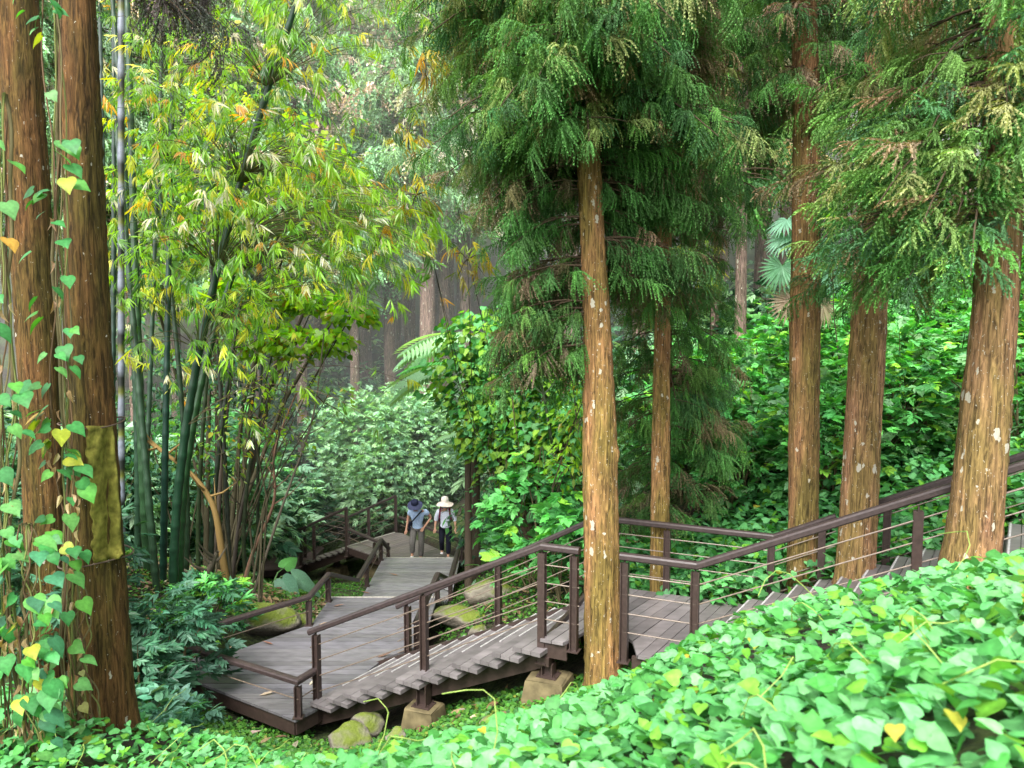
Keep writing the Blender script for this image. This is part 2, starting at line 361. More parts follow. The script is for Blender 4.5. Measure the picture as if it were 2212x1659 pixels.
def palette(n, items, jit=.22):
    w = np.array([a[0] for a in items], float); w /= w.sum()
    k = rng.choice(len(items), n, p=w); c = np.array([a[1] for a in items])[k]
    return np.clip(c*(1+rng.uniform(-jit, jit, (n, 1)))*(1+rng.uniform(-.08, .08, (n, 3))), 0, 1)
# sprig of broad leaves
def sprig(leaf, n, spread=.9, L=.5, seed=1):
    r = random.Random(seed); parts = []
    for k in range(n):
        t = .25+.75*k/max(1, n-1)
        parts.append(xf(leaf, (L*t, 0, -.15*t*t), (1 if k % 2 else -1)*r.uniform(.35, 1.35)*spread*(1.15-t*.8), r.uniform(-.35, .25), r.uniform(-.4, .4), r.uniform(.75, 1.05), r.uniform(.75, 1.2)))
    return combine(parts)
LANCE = T_lance(); HEART = T_heart(); OVAL = T_oval(); BLADE = T_lance(.10, .02, .12)
SP_OVAL = [sprig(OVAL, 7, 1, .9, s) for s in (1, 2, 3)]
SP_LANCE = [sprig(LANCE, 9, 1, 1.1, s) for s in (4, 5, 6)]
def bamboo_fan(seed):
    r = random.Random(seed); parts = []
    for k in range(9):
        t = k/8; parts.append(xf(T_lance(.062, .012, .3), (.75*t, 0, -.12*t*t), (1 if k % 2 else -1)*r.uniform(.25, .95)*(1.1-t*.8), r.uniform(-1.1, -.1), r.uniform(-.7, .7), r.uniform(.55, 1.05), r.uniform(.65, 1.3)))
    return combine(parts)
SP_BAMB = [bamboo_fan(s) for s in (11, 12, 13, 14)]
# conifer spray: drooping strands set with short needles
def strand(p0, d0, L, n, r, nl=.026, nw=.0055, droop=1.0):
    V = []; Fs = []; p = np.array(p0, float); d = np.array(d0, float); d /= np.linalg.norm(d); st = L/n
    for k in range(n):
        d = d+np.array([0, 0, -.16*droop]); d /= np.linalg.norm(d); p = p+d*st
        s = np.cross(d, (0, 0, 1.)); s /= np.linalg.norm(s)+1e-9; u = np.cross(s, d)
        for m_ in range(2):
            a = r.uniform(0, 6.28) if k % 2 else (0 if m_ else math.pi)+r.uniform(-.5, .5)
            q = s*math.cos(a)+u*math.sin(a); tip = p+(q*.62+d*.78)*nl*(1-.3*k/n); w = np.cross(q, d)*nw
            b = len(V); V += [p-w-d*.008, p+w+d*.008, tip]; Fs.append((b, b+1, b+2))
    b = len(V); V += [np.array(p0), np.array(p0)+s*.006, p]; Fs.append((b, b+1, b+2))
    return np.array(V), np.array(Fs)
def spray(seed, ns=16, L=.26, n=11, droop=1.0, nl=.024, nw=.005, slen=(.16, .36)):
    r = random.Random(seed); parts = []
    for k in range(ns):
        t = (k/(ns-1))**.8; s = 1 if k % 2 else -1
        p0 = (L*t, 0, -.10*droop*t*t*L)
        d0 = (1, s*r.uniform(.15, 1.3)*(1-.55*t), r.uniform(-.9, .5))
        v, f = strand(p0, d0, r.uniform(*slen)*(1.1-.3*t), n, r, nl, nw, droop*r.uniform(.7, 1.3))
        parts.append((v, f, r.uniform(.65, 1.25)))
    V, Fs, C = combine(parts)
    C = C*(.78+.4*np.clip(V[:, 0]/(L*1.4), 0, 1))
    return V, Fs, C
SPR = [spray(s, droop=d_) for s, d_ in ((1, 1.1), (2, 1.3), (3, .9), (4, 1.2), (21, .6))]
SPR_UP = [spray(s, 13, .34, 9, d_, .028, .007, (.13, .24)) for s, d_ in ((5, .35), (6, .6), (7, .45))]
SPR_FAR = [spray(s, 10, .36, 4, 1.2, .06, .016, (.2, .34)) for s in (8, 9, 10)]
NEED = [(5, (.075, .205, .045)), (3, (.11, .24, .05)), (2, (.045, .13, .04)), (1.6, (.18, .23, .07)), (1.1, (.22, .17, .09)), (.5, (.36, .28, .17))]
NEED_Y = [(4, (0.121, 0.257, 0.061)), (3, (0.189, 0.311, 0.081)), (2, (0.068, 0.176, 0.068)), (1.5, (0.297, 0.324, 0.121)), (.7, (0.351, 0.243, 0.149))]
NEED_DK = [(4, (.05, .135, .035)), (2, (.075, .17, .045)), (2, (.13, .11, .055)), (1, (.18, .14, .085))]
NEED_HZ = [(4, (0.230, 0.405, 0.230)), (3, (0.297, 0.486, 0.270)), (2, (0.459, 0.432, 0.338)), (1.3, (0.567, 0.459, 0.405))]  # paled needles: haze and brightness of the far wood put into the colour
class Trunk:
    def __init__(s, pts): s.p = np.array([q[:3] for q in pts]); s.r = np.array([q[3] for q in pts])
    def at(s, z): return np.array([np.interp(z, s.p[:, 2], s.p[:, 0]), np.interp(z, s.p[:, 2], s.p[:, 1])]), np.interp(z, s.p[:, 2], s.r)
def trunk_from_px(px, d, top=6.5):
    # px: (u, v, width) from low to high, all at depth d
    pts = []
    for u, v, w in px:
        q = Q(u, v, d); pts.append((q[0], q[1], q[2], w/F*q[1]/2*1.0))
    a, b = np.array(pts[-2]), np.array(pts[-1])
    if b[2] < top:
        k = (top-b[2])/(b[2]-a[2]); e = b+(b-a)*k; e[3] = max(.05, b[3]*.75); pts.append(tuple(e))
    g = gz1(pts[0][0], pts[0][1])-.12
    if g < pts[0][2]-.05: a, b = np.array(pts[0]), np.array(pts[1]); pts.insert(0, (a[0]+(a[0]-b[0])/(b[2]-a[2])*(a[2]-g), a[1], g, a[3]*1.08))
    return Trunk(pts)
def trunk_mesh(tk, flare=.35, seed=0, sides=44, step=.06, fine=1.0, bumps=()):
    r = random.Random(seed); z0, z1 = tk.p[0, 2], tk.p[-1, 2]; n = max(8, int((z1-z0)/step)); zz = np.linspace(z0, z1, n)
    a = np.arange(sides)*2*math.pi/sides; A, Z = np.meshgrid(a, zz)
    xy, rr = tk.at(zz); cx, cy = np.interp(zz, tk.p[:, 2], tk.p[:, 0]), np.interp(zz, tk.p[:, 2], tk.p[:, 1])
    # light smoothing of the axis
    for _ in range(6):
        for q in (cx, cy): q[1:-1] = (q[:-2]+2*q[1:-1]+q[2:])/4
    R = np.interp(zz, tk.p[:, 2], tk.r)[:, None]*np.ones_like(A)
    h = (Z-z0)
    fl = flare*np.exp(-h/.22)
    ph = [r.uniform(0, 6.28) for _ in range(12)]
    R = R*(1+fl*(1+.55*np.sin(5*A+ph[0])+.3*np.sin(3*A+ph[1])))
    R = R*(1+.03*np.sin(2*A+ph[2]+h*.5)+.02*np.sin(4*A+ph[3]-h*.9)+.012*fine*np.sin(9*A+ph[4]+h*.8)+.012*fine*np.sin(15*A+ph[5]-h*1.3+np.sin(h*2))+.008*fine*np.sin(21*A+ph[6]+h*2.1))
    R = R*(1+.02*np.sin(h*1.3+ph[7])+.010*np.sin(h*4.1+ph[8]))
    R = R+np.random.default_rng(seed).normal(0, .0022*fine, R.shape)
    for bz, ba, amp, sz, sa in bumps: R = R+amp*np.exp(-((Z-bz)/sz)**2)*np.exp(-((np.mod(A-ba+math.pi, 2*math.pi)-math.pi)/sa)**2)
    V = np.stack([cx[:, None]+R*np.cos(A), cy[:, None]+R*np.sin(A), Z], -1).reshape(-1, 3)
    i, j = np.meshgrid(np.arange(n-1), np.arange(sides), indexing='ij'); j2 = (j+1) % sides
    f = np.stack([i*sides+j, i*sides+j2, (i+1)*sides+j2, (i+1)*sides+j], -1).reshape(-1, 4)
    m = MB(); m.add(V, f, (1, 1, 1)); return m
def rad(x): return math.radians(x)
def make_crown(fol, wood, tk, zlo, zhi, Lf, nb, seed, sprays, pal, rise=.25, droop=.55, scale=1.0, per=.15, azf=None, dens=1.0, wcol=(.07, .05, .03), t0=.3):
    r = random.Random(seed)
    PS = [[] for _ in sprays]
    for b in range(nb):
        az = r.uniform(0, 360) if azf is None else azf(r)
        lo = zlo(az) if callable(zlo) else zlo
        z = r.uniform(lo, zhi)
        if z < lo: continue
        xy, rr = tk.at(z); L = Lf(az, z)*r.uniform(.65, 1.1)
        a = rad(az); d = np.array([math.cos(a), math.sin(a)])
        t = np.linspace(0, 1, 7); ri = rise*r.uniform(.4, 1.4); dr = droop*r.uniform(.7, 1.3)
        side = np.array([-d[1], d[0]])*r.uniform(-.15, .15)
        pts = np.stack([xy[0]+(d[0]*t+side[0]*t*t)*L, xy[1]+(d[1]*t+side[1]*t*t)*L, z+L*(ri*t-dr*t*t)], -1)
        addtube(wood, pts, np.linspace(.015, .004, 7)*min(1.3, L)*scale**.5, 5, wcol)
        col0 = palette(1, pal, .15)[0]
        m = max(3, int(L/per*dens*.8))
        for k in range(m):
            tt = t0+(1-t0)*((k+r.random())/m)**.8
            if r.random() < .18: continue
            p = np.array([np.interp(tt, t, pts[:, c]) for c in range(3)])
            for s in ((1, -1) if tt < .93 else (0,)):
                ang = a+s*r.uniform(.2, 1.4)
                sl = r.uniform(.6, 1.3)*scale
                q = r.random()
                col = col0 if q < .5 else palette(1, pal, .2)[0]
                PS[r.randrange(len(sprays))].append((*p, ang, r.uniform(-.8, .3)-.25*tt, r.uniform(-.35, .35), sl, *(col*r.uniform(.8, 1.15))))
                if L > .9 and tt < .75 and r.random() < .7:     # second spray farther out along a side twig
                    e = p+np.array([math.cos(ang), math.sin(ang), -.25])*r.uniform(.2, .45)*scale
                    addtube(wood, [p, (p+e)/2+np.array([0, 0, .02]), e], [.006*scale, .005*scale, .003*scale], 4, wcol)
                    PS[r.randrange(len(sprays))].append((*e, ang+r.uniform(-.4, .4), r.uniform(-.7, .1), r.uniform(-.4, .4), sl*.95, *(col*r.uniform(.85, 1.2))))
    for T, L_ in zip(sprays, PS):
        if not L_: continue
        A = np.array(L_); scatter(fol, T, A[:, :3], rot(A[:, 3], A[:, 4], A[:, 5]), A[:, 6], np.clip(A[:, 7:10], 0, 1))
def conifer(name, label, tk, bark, seed, crowns, flare=.35, group=None, fine=1.6, bumps=()):
    t = thing(name, label, 'tree', tk.p[0], group)
    trunk_mesh(tk, flare, seed, fine=fine, bumps=bumps).build('trunk', M[bark], t, smooth=True)
    if crowns:
        fol, wood = MB(), MB()
        for c in crowns: make_crown(fol, wood, tk, **c)
        wood.build('branches', M['twig'], t, smooth=True); fol.build('crown', M['needle'], t)
    return t
# ------------------------------------------------------------------ near conifers
tk1 = trunk_from_px([(1305, 1478, 80), (1301, 1380, 76), (1300, 1200, 73), (1296, 1000, 75), (1294, 830, 67), (1285, 600, 57), (1270, 330, 52), (1258, 0, 45)], 8.25)
conifer('conifer_tree', 'thick golden-brown conifer trunk rising through the notch in the boardwalk beside the stair rail', tk1, 'bark_gold', 3, [
    dict(zlo=1.95, zhi=5.3, Lf=lambda a, z: 1.7, nb=170, seed=1, sprays=SPR, pal=NEED),
    dict(zlo=2.15, zhi=4.0, Lf=lambda a, z: 1.0, nb=46, seed=31, sprays=SPR, pal=NEED, azf=lambda r: r.uniform(215, 325)),
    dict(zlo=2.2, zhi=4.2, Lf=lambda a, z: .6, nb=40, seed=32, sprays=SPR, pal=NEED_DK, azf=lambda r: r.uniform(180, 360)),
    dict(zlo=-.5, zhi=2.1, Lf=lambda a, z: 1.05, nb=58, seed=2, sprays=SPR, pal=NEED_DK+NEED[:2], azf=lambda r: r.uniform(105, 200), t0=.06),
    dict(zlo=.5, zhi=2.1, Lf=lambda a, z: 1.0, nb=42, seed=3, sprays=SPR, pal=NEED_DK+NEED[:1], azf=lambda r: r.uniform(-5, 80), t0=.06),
], flare=.28, bumps=((Q(1300, 978, 8.25)[2], -.3, .035, .07, .5), (Q(1300, 1350, 8.25)[2], -.35, .045, .28, .55), (Q(1300, 1250, 8.25)[2], -.75, -.035, .30, .14), (Q(1300, 1400, 8.25)[2], -.85, -.05, .25, .12), (Q(1300, 1165, 8.25)[2], -1.6, .02, .04, .3), (Q(1300, 860, 8.25)[2], 3.3, .02, .06, .4)))
tk2 = trunk_from_px([(1424, 1312, 42), (1426, 1100, 40), (1428, 900, 38), (1432, 650, 32), (1440, 300, 28)], 10.1)
conifer('conifer_tree', 'slender straight conifer trunk growing just behind the landing rail right of the thick golden trunk', tk2, 'bark_gold', 4, [
    dict(zlo=.5, zhi=5.0, Lf=lambda a, z: 1.15, nb=62, seed=5, sprays=SPR, pal=NEED_DK+NEED)], flare=.15)
tk3 = trunk_from_px([(1733, 1310, 70), (1736, 1000, 64), (1739, 700, 60), (1742, 450, 56), (1742, 230, 53), (1736, 0, 50)], 9.35)
conifer('conifer_tree', 'brown conifer trunk with a long white scar behind the middle of the upper stair rail', tk3, 'bark_mid', 5, [
    dict(zlo=2.55, zhi=5.4, Lf=lambda a, z: .85, nb=70, seed=6, sprays=SPR, pal=NEED_DK+NEED[:3])], flare=.2)
tk4 = trunk_from_px([(1846, 1260, 82), (1855, 1100, 76), (1868, 850, 72), (1880, 640, 69), (1890, 300, 56), (1899, 0, 46)], 8.7)
conifer('conifer_tree', 'reddish trunk with white lichen blots standing in the gap of the upper back rail', tk4, 'bark_red', 6, [
    dict(zlo=.5, zhi=5.2, Lf=lambda a, z: .85, nb=60, seed=7, sprays=SPR_UP+SPR[:1], pal=NEED)], flare=.2)
tk5 = trunk_from_px([(2092, 1240, 116), (2108, 1120, 109), (2128, 900, 98), (2150, 657, 86), (2166, 330, 74), (2168, 0, 64)], 6.45)
conifer('conifer_tree', 'pale lichen-streaked leaning trunk in front of the stair rail, farthest right of all', tk5, 'bark_red', 7, [
    dict(zlo=.68, zhi=4.2, Lf=lambda a, z: 1.2, nb=80, seed=8, sprays=SPR_UP+SPR[:2], pal=NEED_Y, rise=.3, droop=.6),
    dict(zlo=.80, zhi=2.4, Lf=lambda a, z: 1.25, nb=34, seed=18, sprays=SPR_UP, pal=NEED_Y+NEED[:2], rise=.2, droop=.7, azf=lambda r: r.uniform(120, 250))], flare=.2)
tk6 = trunk_from_px([(226, 1600, 128), (212, 1300, 116), (203, 1000, 98), (186, 567, 80), (168, 0, 68)], 6.3)
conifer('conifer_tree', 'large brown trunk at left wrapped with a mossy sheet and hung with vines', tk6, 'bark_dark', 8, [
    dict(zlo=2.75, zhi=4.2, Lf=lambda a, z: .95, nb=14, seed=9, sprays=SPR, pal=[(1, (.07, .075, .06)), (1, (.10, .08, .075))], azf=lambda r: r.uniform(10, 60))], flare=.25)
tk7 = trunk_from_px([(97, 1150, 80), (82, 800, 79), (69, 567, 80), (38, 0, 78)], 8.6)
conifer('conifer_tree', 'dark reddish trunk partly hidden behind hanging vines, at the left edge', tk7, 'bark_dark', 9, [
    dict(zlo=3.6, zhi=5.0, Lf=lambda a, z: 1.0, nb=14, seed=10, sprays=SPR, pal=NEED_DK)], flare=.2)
# a young bushy conifer behind the landing
x0 = Q(1425, 1200, 11.3)
tky = Trunk([(x0[0], x0[1], gz1(x0[0], x0[1])-.1, .11), (x0[0]+.05, x0[1], -1, .09), (x0[0], x0[1]+.1, 3.5, .05)])
conifer('young_conifer', 'bushy dark conifer with browned inner branches filling the gap behind the slender trunk', tky, 'bark_dark', 11, [
    dict(zlo=-2.9, zhi=3.4, Lf=lambda a, z: .78 if z < -1.2 else .95, nb=120, seed=12, sprays=SPR, pal=NEED_DK+NEED[:2], droop=.7),
    dict(zlo=-1.9, zhi=.0, Lf=lambda a, z: 1.0, nb=26, seed=13, sprays=SPR, pal=NEED, droop=.6, azf=lambda r: r.uniform(-70, 20))], flare=.1)
# ------------------------------------------------------------------ far conifers: four built, the rest copies
def far_conifer(label, loc, seed, bark, H=17, zlo=4.5, R=2.0, r0=.2, pal=NEED_HZ, nb=95, group='conifers of the misty wood behind the boardwalk'):
    x, y, z = loc; lean = random.Random(seed).uniform(-.3, .3)
    tk = Trunk([(x, y, z-.3, r0*1.15), (x, y, z+1, r0), (x+lean*.5, y, z+H*.5, r0*.75), (x+lean, y, z+H, r0*.25)])
    t = thing('conifer_tree', label, 'tree', (x, y, z), group)
    trunk_mesh(tk, .2, seed, 20, .4, 1).build('trunk', M[bark], t, smooth=True)
    fol, wood = MB(), MB()
    make_crown(fol, wood, tk, zlo=z+zlo, zhi=z+H*.97, Lf=lambda a, q: R*(1.15-.85*(q-z-zlo)/(H-zlo)), nb=nb, seed=seed+50, sprays=SPR_FAR, pal=pal, scale=2.1, per=.34)
    wood.build('branches', M['twig'], t); fol.build('crown', M['needle'], t); return t
GL = 'tall hazy conifer with bare lower trunk in the misty wood behind'
FV = []
def gl(u, v, d):
    q = Q(u, v, d); return (q[0], q[1], gz1(q[0], q[1]))
FV.append(far_conifer('pale lichen-mottled straight trunk with drooping crown, right of centre behind the shrubs', gl(1600, 750, 19), 21, 'bark_far', 15, 5.6, 1.7, .155, NEED_DK+NEED, 120, group=None))
FV.append(far_conifer('thin pale trunk leaning slightly, between the young conifer and the mottled trunk', gl(1541, 740, 21), 22, 'bark_far', 15, 5.4, 1.5, .13, NEED_DK+NEED, 110, group=None))
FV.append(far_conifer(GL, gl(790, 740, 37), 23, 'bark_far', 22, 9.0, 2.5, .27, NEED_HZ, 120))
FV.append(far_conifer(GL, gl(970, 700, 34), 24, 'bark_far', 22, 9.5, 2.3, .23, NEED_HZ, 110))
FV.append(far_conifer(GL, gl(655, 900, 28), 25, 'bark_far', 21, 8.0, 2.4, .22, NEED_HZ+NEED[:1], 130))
r = random.Random(5)
spots = [(855, 36), (886, 33), (1028, 38), (905, 47), (730, 44), (1690, 26), (1640, 30), (2070, 21), (2190, 26), (1990, 24), (1480, 27), (1380, 24), (1230, 28), (1120, 33), (560, 32), (470, 27), (380, 33), (290, 24), (60, 22), (-30, 26), (150, 30), (1760, 33), (1850, 22), (1930, 30), (1560, 38), (1320, 42), (1080, 52), (920, 28), (960, 31), (1005, 30), (842, 31), (995, 40), (945, 38), (880, 42), (560, 52), (930, 42), (600, 33), (765, 29), (690, 36), (420, 58), (1200, 56), (1450, 50), (1650, 52), (1850, 48), (2050, 44), (2250, 38), (250, 50), (80, 45), (620, 40), (1800, 60), (2150, 60), (2350, 24), (-150, 34), (1150, 70), (1350, 66), (550, 70), (350, 68)]
for k, (u, d) in enumerate(spots):
    d += r.uniform(-.8, .8); q = gl(u, 740, d)
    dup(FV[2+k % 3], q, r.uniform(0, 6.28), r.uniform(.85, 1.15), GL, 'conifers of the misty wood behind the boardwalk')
# ------------------------------------------------------------------ boardwalk
ZD1, ZD2, ZM, ZD3, ZD4 = -5.05, -3.59, -5.75, -6.45, -7.45
F0 = np.array([.34, 8.40]); dd = np.array([1.94-.34, 7.72-8.40]); dd /= np.linalg.norm(dd); nn = np.array([-dd[1], dd[0]])
def SN(s, n): return F0+dd*s+nn*n
DKC = (.145, .139, .149); DKB = (.152, .136, .138)
ST_ = (.046, .030, .026)
NOS = (.38, .36, .32)
def platform(label, polys, z, ang, base, mat='deck', nosing=(), beams=(), group=None, origin=None):
    c = np.mean(np.array(polys[0]), 0); t = thing('boardwalk_platform', label, 'boardwalk', (c[0], c[1], z), group)
    m = MB()
    for p in polys: planks(m, p, z, ang, base=base)
    m.build('deck', M[mat], t)
    if nosing:
        m = MB()
        for a, b in nosing: beam(m, (a[0], a[1], z+.004), (b[0], b[1], z+.004), .035, .016, NOS)
        m.build('nosing', M['steel'], t)
    m = MB()
    for p in polys:
        for i in range(len(p)):
            a, b = np.array(p[i]), np.array(p[(i+1) % len(p)])
            if np.linalg.norm(b-a) < .15: continue
            cc = np.mean(np.array(p), 0)
            a2 = a+(cc-a)*.035; b2 = b+(cc-b)*.035
            beam(m, (*a2, z-.135), (*b2, z-.135), .05, .19, ST_)
    for a, b in beams: beam(m, a, b, .10, .12, ST_)
    m.build('frame', M['steel'], t)
    return t
# near platform
A = (-2.74, 9.27); 
poly1 = [(-5.35, 10.02), (-4.31, 10.10) if False else (-4.9, 9.95), A, tuple(SN(-3.16, -.02)), (-2.43, 9.62), tuple(SN(-3.16, 1.62)), (-1.42, 11.6), (-1.36, 13.56), (-3.31, 13.56), (-3.33, 12.33), (-4.37, 11.13), (-5.35, 10.95)]
J = P(436, 1477, ZD1); I2 = P(380, 1452, ZD1)
poly1 = [(I2[0]-.5, I2[1]+.15), (J[0], J[1]), A, tuple(SN(-3.1, -.05)), tuple(SN(-3.1, 1.6)), (-1.40, 11.5), (-1.36, 13.56), (-3.31, 13.56), (-3.33, 12.33), (-4.37, 11.13), (-5.5, 10.95)]
platform('wide grey plank platform in the foreground, lowest end of the brown stairs', [poly1], ZD1, 0, DKC, nosing=[((-3.31, 13.55), (-1.36, 13.55))])
platform('narrow pale plank landing in the middle of the descending path', [[(-3.12, 15.05), (-1.26, 15.05), (-1.26, 18.07), (-3.12, 18.07)]], ZM, 0, (.24, .23, .24), nosing=[((-3.12, 18.06), (-1.26, 18.06))])
platform('plank platform where the two walkers stand', [[(-1.25, 19.5), (-1.25, 20.0), (-2.0, 20.95), (-3.35, 22.7), (-3.56, 22.76), (-4.7, 21.33), (-3.45, 20.15), (-3.14, 19.5)]], ZD3, rad(51), (.15, .128, .122), nosing=[((-3.56, 22.75), (-4.70, 21.32))])
g = [P(*q, ZD4)[:2] for q in ((505, 1203), (533, 1194), (672, 1175), (700, 1183), (648, 1226), (560, 1232))]
platform('farthest reddish plank platform behind the bamboo and thin stems', [[tuple(a) for a in g]], ZD4, rad(20), (.16, .11, .105), nosing=[((g[0]), (g[1])), (g[1], g[2])])
# landing by the tree (planks run across)
t = thing('boardwalk_platform', 'plank landing at the top of the near stairs with a notch for the golden trunk', 'boardwalk', (*SN(.8, .8), ZD2))
m = MB(); sc_ = float((np.array(tk1.at(ZD2)[0])-F0)@dd); nc = float((np.array(tk1.at(ZD2)[0])-F0)@nn); w = .14; s = 0.
s_end = 1.8
while s < s_end:
    a, b = s, s+w-.009
    def lo(q):
        l = -.06
        if abs(q-sc_) < .34: l = max(l, nc+math.sqrt(.34**2-(q-sc_)**2))
        return l
    if lo(b) < 1.85:
        k = random.uniform(.75, 1.25); pts = [SN(a, lo(a)), SN(b, lo(b)), SN(b+.38, 1.92), SN(a+.38, 1.92)]
        prism(m, [tuple(q) for q in pts], ZD2-.035, ZD2+random.uniform(-.002, .002), tuple(np.array(DKB)*k))
    s += w
m.build('deck', M['deck'], t)
m = MB()
for a, b in ((0, sc_-.37), (sc_+.37, 1.72)): beam(m, (*SN(a, .0), ZD2-.13), (*SN(b, .0), ZD2-.13), .05, .18, ST_)
beam(m, (*SN(0, 1.86), ZD2-.13), (*SN(2.2, 1.86), ZD2-.13), .05, .18, ST_)
for q in (.0, sc_-.45, sc_+.45): beam(m, (*SN(q, .0), ZD2-.131), (*SN(q, 1.86), ZD2-.131), .05, .17, ST_)
beam(m, (*SN(.04, -.05), ZD2-.27), (*SN(.04, 1.65), ZD2-.27), .12, .10, ST_)
m.build('frame', M['steel'], t)
NPV = np.array([math.cos(rad(56)), math.sin(rad(56))]); EPV = np.array([math.cos(rad(-31)), math.sin(rad(-31))])
def flight(label, n, sf, nf0, lenf, ztop, rise, mat='deck', base=DKB, up=False):
    t = thing('boardwalk_stairs', label, 'stairs', (*SN(sf(n/2), .8), ztop-rise*(n/2 if not up else -n/2)))
    for i in range(n):
        z = ztop-rise*(i+1) if not up else ztop+rise*(i+1)
        p0 = SN(sf(i), nf0)-EPV*.03; m = MB(); Lw = lenf(i)
        for k in range(3):
            q = np.array(base)*random.uniform(.8, 1.2); a = p0+EPV*.122*k; b = a+EPV*.115
            prism(m, [tuple(a), tuple(b), tuple(b+NPV*Lw), tuple(a+NPV*Lw)], z-.05, z, tuple(q))
        tr = m.build('tread', M[mat], t)
        m = MB(); a = p0+EPV*.02+NPV*.55; beam(m, (*a, z+.004), (*(p0+EPV*.02+NPV*(Lw-.02)), z+.004), .018, .010, (.42, .41, .40)); m.build('nosing', M['steel'], tr)  # nosing strip; its pale colour also paints white reflections along the tread
    return t
# lower flight: from landing (s=0) down to near platform
NT = 12; RS = (ZD2-ZD1)/(NT+1)
sl = 3.1/NT
fl = flight('near brown stairs of twelve plank treads climbing from the wide platform to the landing', NT, lambda i: -sl*(i+1)-.02, -.14, lambda i: 1.93-.30*i/12, ZD2, RS)
for nv in (.09, 1.42):
    m = MB(); beam(m, (*SN(0.02, nv), ZD2-.235), (*SN(-3.25, nv), ZD1-.195), .045, .27, ST_); m.build('stringer', M['steel'], fl)
NU = 17; fu = flight('upper brown stairs climbing to the right past the leaning trunk', NU, lambda i: 1.72+.27*i, -.14, lambda i: 2.0, ZD2, .124, up=True)
for nv, o in ((.14, .05), (1.44, .5)):
    m = MB(); beam(m, (*SN(1.72+o, nv), ZD2-.16), (*SN(1.72+o+.27*NU, nv), ZD2-.16+.124*NU), .045, .26, ST_); m.build('stringer', M['steel'], fu)
# straight flights of the far path
def flight2(label, a0, a1, b0, b1, z0, z1, n, base, sub=True):
    """edge lines a0-a1 (top) to b0-b1 (bottom)"""
    a0, a1, b0, b1 = [np.array(q, float) for q in (a0, a1, b0, b1)]
    t = thing('boardwalk_stairs', label, 'stairs', (*(a0+b1)/2, (z0+z1)/2))
    dirv = (b0-a0)/np.linalg.norm(b0-a0); td = np.linalg.norm(b0-a0)/(n)
    for i in range(n):
        z = z0+(z1-z0)*(i+1)/(n+1); f = i/n; p, q = a0+(b0-a0)*f, a1+(b1-a1)*f
        m = MB()
        for off in (0, td*.52):
            prism(m, [tuple(p+dirv*off), tuple(q+dirv*off), tuple(q+dirv*(off+td*.48+.02)), tuple(p+dirv*(off+td*.48+.02))], z-.045, z, tuple(np.array(base)*random.uniform(.8, 1.25)))
        tr = m.build('tread', M['deck'], t)
    for p, q in ((a0*.93+a1*.07, b0*.93+b1*.07), (a1*.93+a0*.07, b1*.93+b0*.07)):
        m = MB(); beam(m, (*p, z0-.2), (*q, z1-.16), .045, .24, ST_); m.build('stringer', M['steel'], t)
    return t
flight2('short stairs dropping from the wide platform to the middle landing', (-3.2, 13.58), (-1.36, 13.58), (-3.14, 15.04), (-1.28, 15.04), ZD1, ZM, 5, DKC)
flight2('short stairs dropping from the middle landing to the walkers', (-3.14, 18.09), (-1.26, 18.09), (-3.14, 19.49), (-1.26, 19.49), ZM, ZD3, 5, DKC)
flight2('stairs in dark shade descending left from the walkers to the farthest platform', (-4.7, 21.34), (-3.58, 22.77), (-6.40, 22.70), (-5.28, 24.13), ZD3, ZD4, 8, (.16, .14, .13))
# footings and posts under the near stairs
def footing(label, x, y, ztop, zpost, w=.40):
    t = thing('concrete_footing', label, 'footing', (x, y, ztop-.4))
    m = MB(); rr = random.Random(int(x*100)); v = []
    for k, (a, z) in enumerate(((w*.62, ztop-.45), (w*.48, ztop-.02), (w*.46, ztop))):
        for s1, s2 in ((-1, -1), (1, -1), (1, 1), (-1, 1)):
            p = np.array([x, y])+dd*a*s1*1.15+nn*a*s2; v.append((p[0]+rr.uniform(-.015, .015), p[1]+rr.uniform(-.015, .015), z))
    f = [[8, 9, 10, 11]]+[[l*4+k, l*4+(k+1) % 4, l*4+4+(k+1) % 4, l*4+4+k] for l in range(2) for k in range(4)]
    m.add(v, f, (.13, .105, .055)); m.build('block', M['concrete'], t)
    m = MB()
    for q in (-.06, .06): beam(m, (*(np.array([x, y])+dd*q), ztop), (*(np.array([x, y])+dd*q), zpost), .012, .14, ST_, up=(nn[0], nn[1], 0))
    beam(m, (x, y, ztop+.004), (x, y, zpost), .012, .115, ST_, up=(dd[0], dd[1], 0))
    beam(m, (*(np.array([x, y])-dd*.12), ztop+.008), (*(np.array([x, y])+dd*.12), ztop+.008), .2, .012, ST_)
    m.build('steel_stub', M['steel'], t)
    m = MB()
    for a, b in ((-.09, -.07), (.09, -.07), (.09, .07), (-.09, .07)):
        p = np.array([x, y])+dd*a+nn*b; addtube(m, [(*p, ztop+.014), (*p, ztop+.05)], .008, 6, ST_)
    m.build('anchor_bolts', M['steel'], t)
p = SN(.06, .06); footing('mossy concrete block carrying the landing beside the golden trunk', p[0], p[1], -4.06, ZD2-.32)
p = SN(-1.55, .02); footing('low mossy concrete block under the middle post of the near stairs', p[0], p[1]-.05, -4.70, -4.42, .34)
p = SN(.05, 1.55); footing('concrete block in shade under the back of the landing', p[0], p[1], -4.45, ZD2-.32, .42)
for x, y, z0, lab in ((-4.0, 21.6, -7.05, 'concrete block under the far platform where the walkers stand'), (-5.3, 22.6, -7.45, 'concrete block under the far descending stairs')):
    footing(lab, x, y, z0, ZD3-.2 if y < 22 else ZD3-.75, .42)
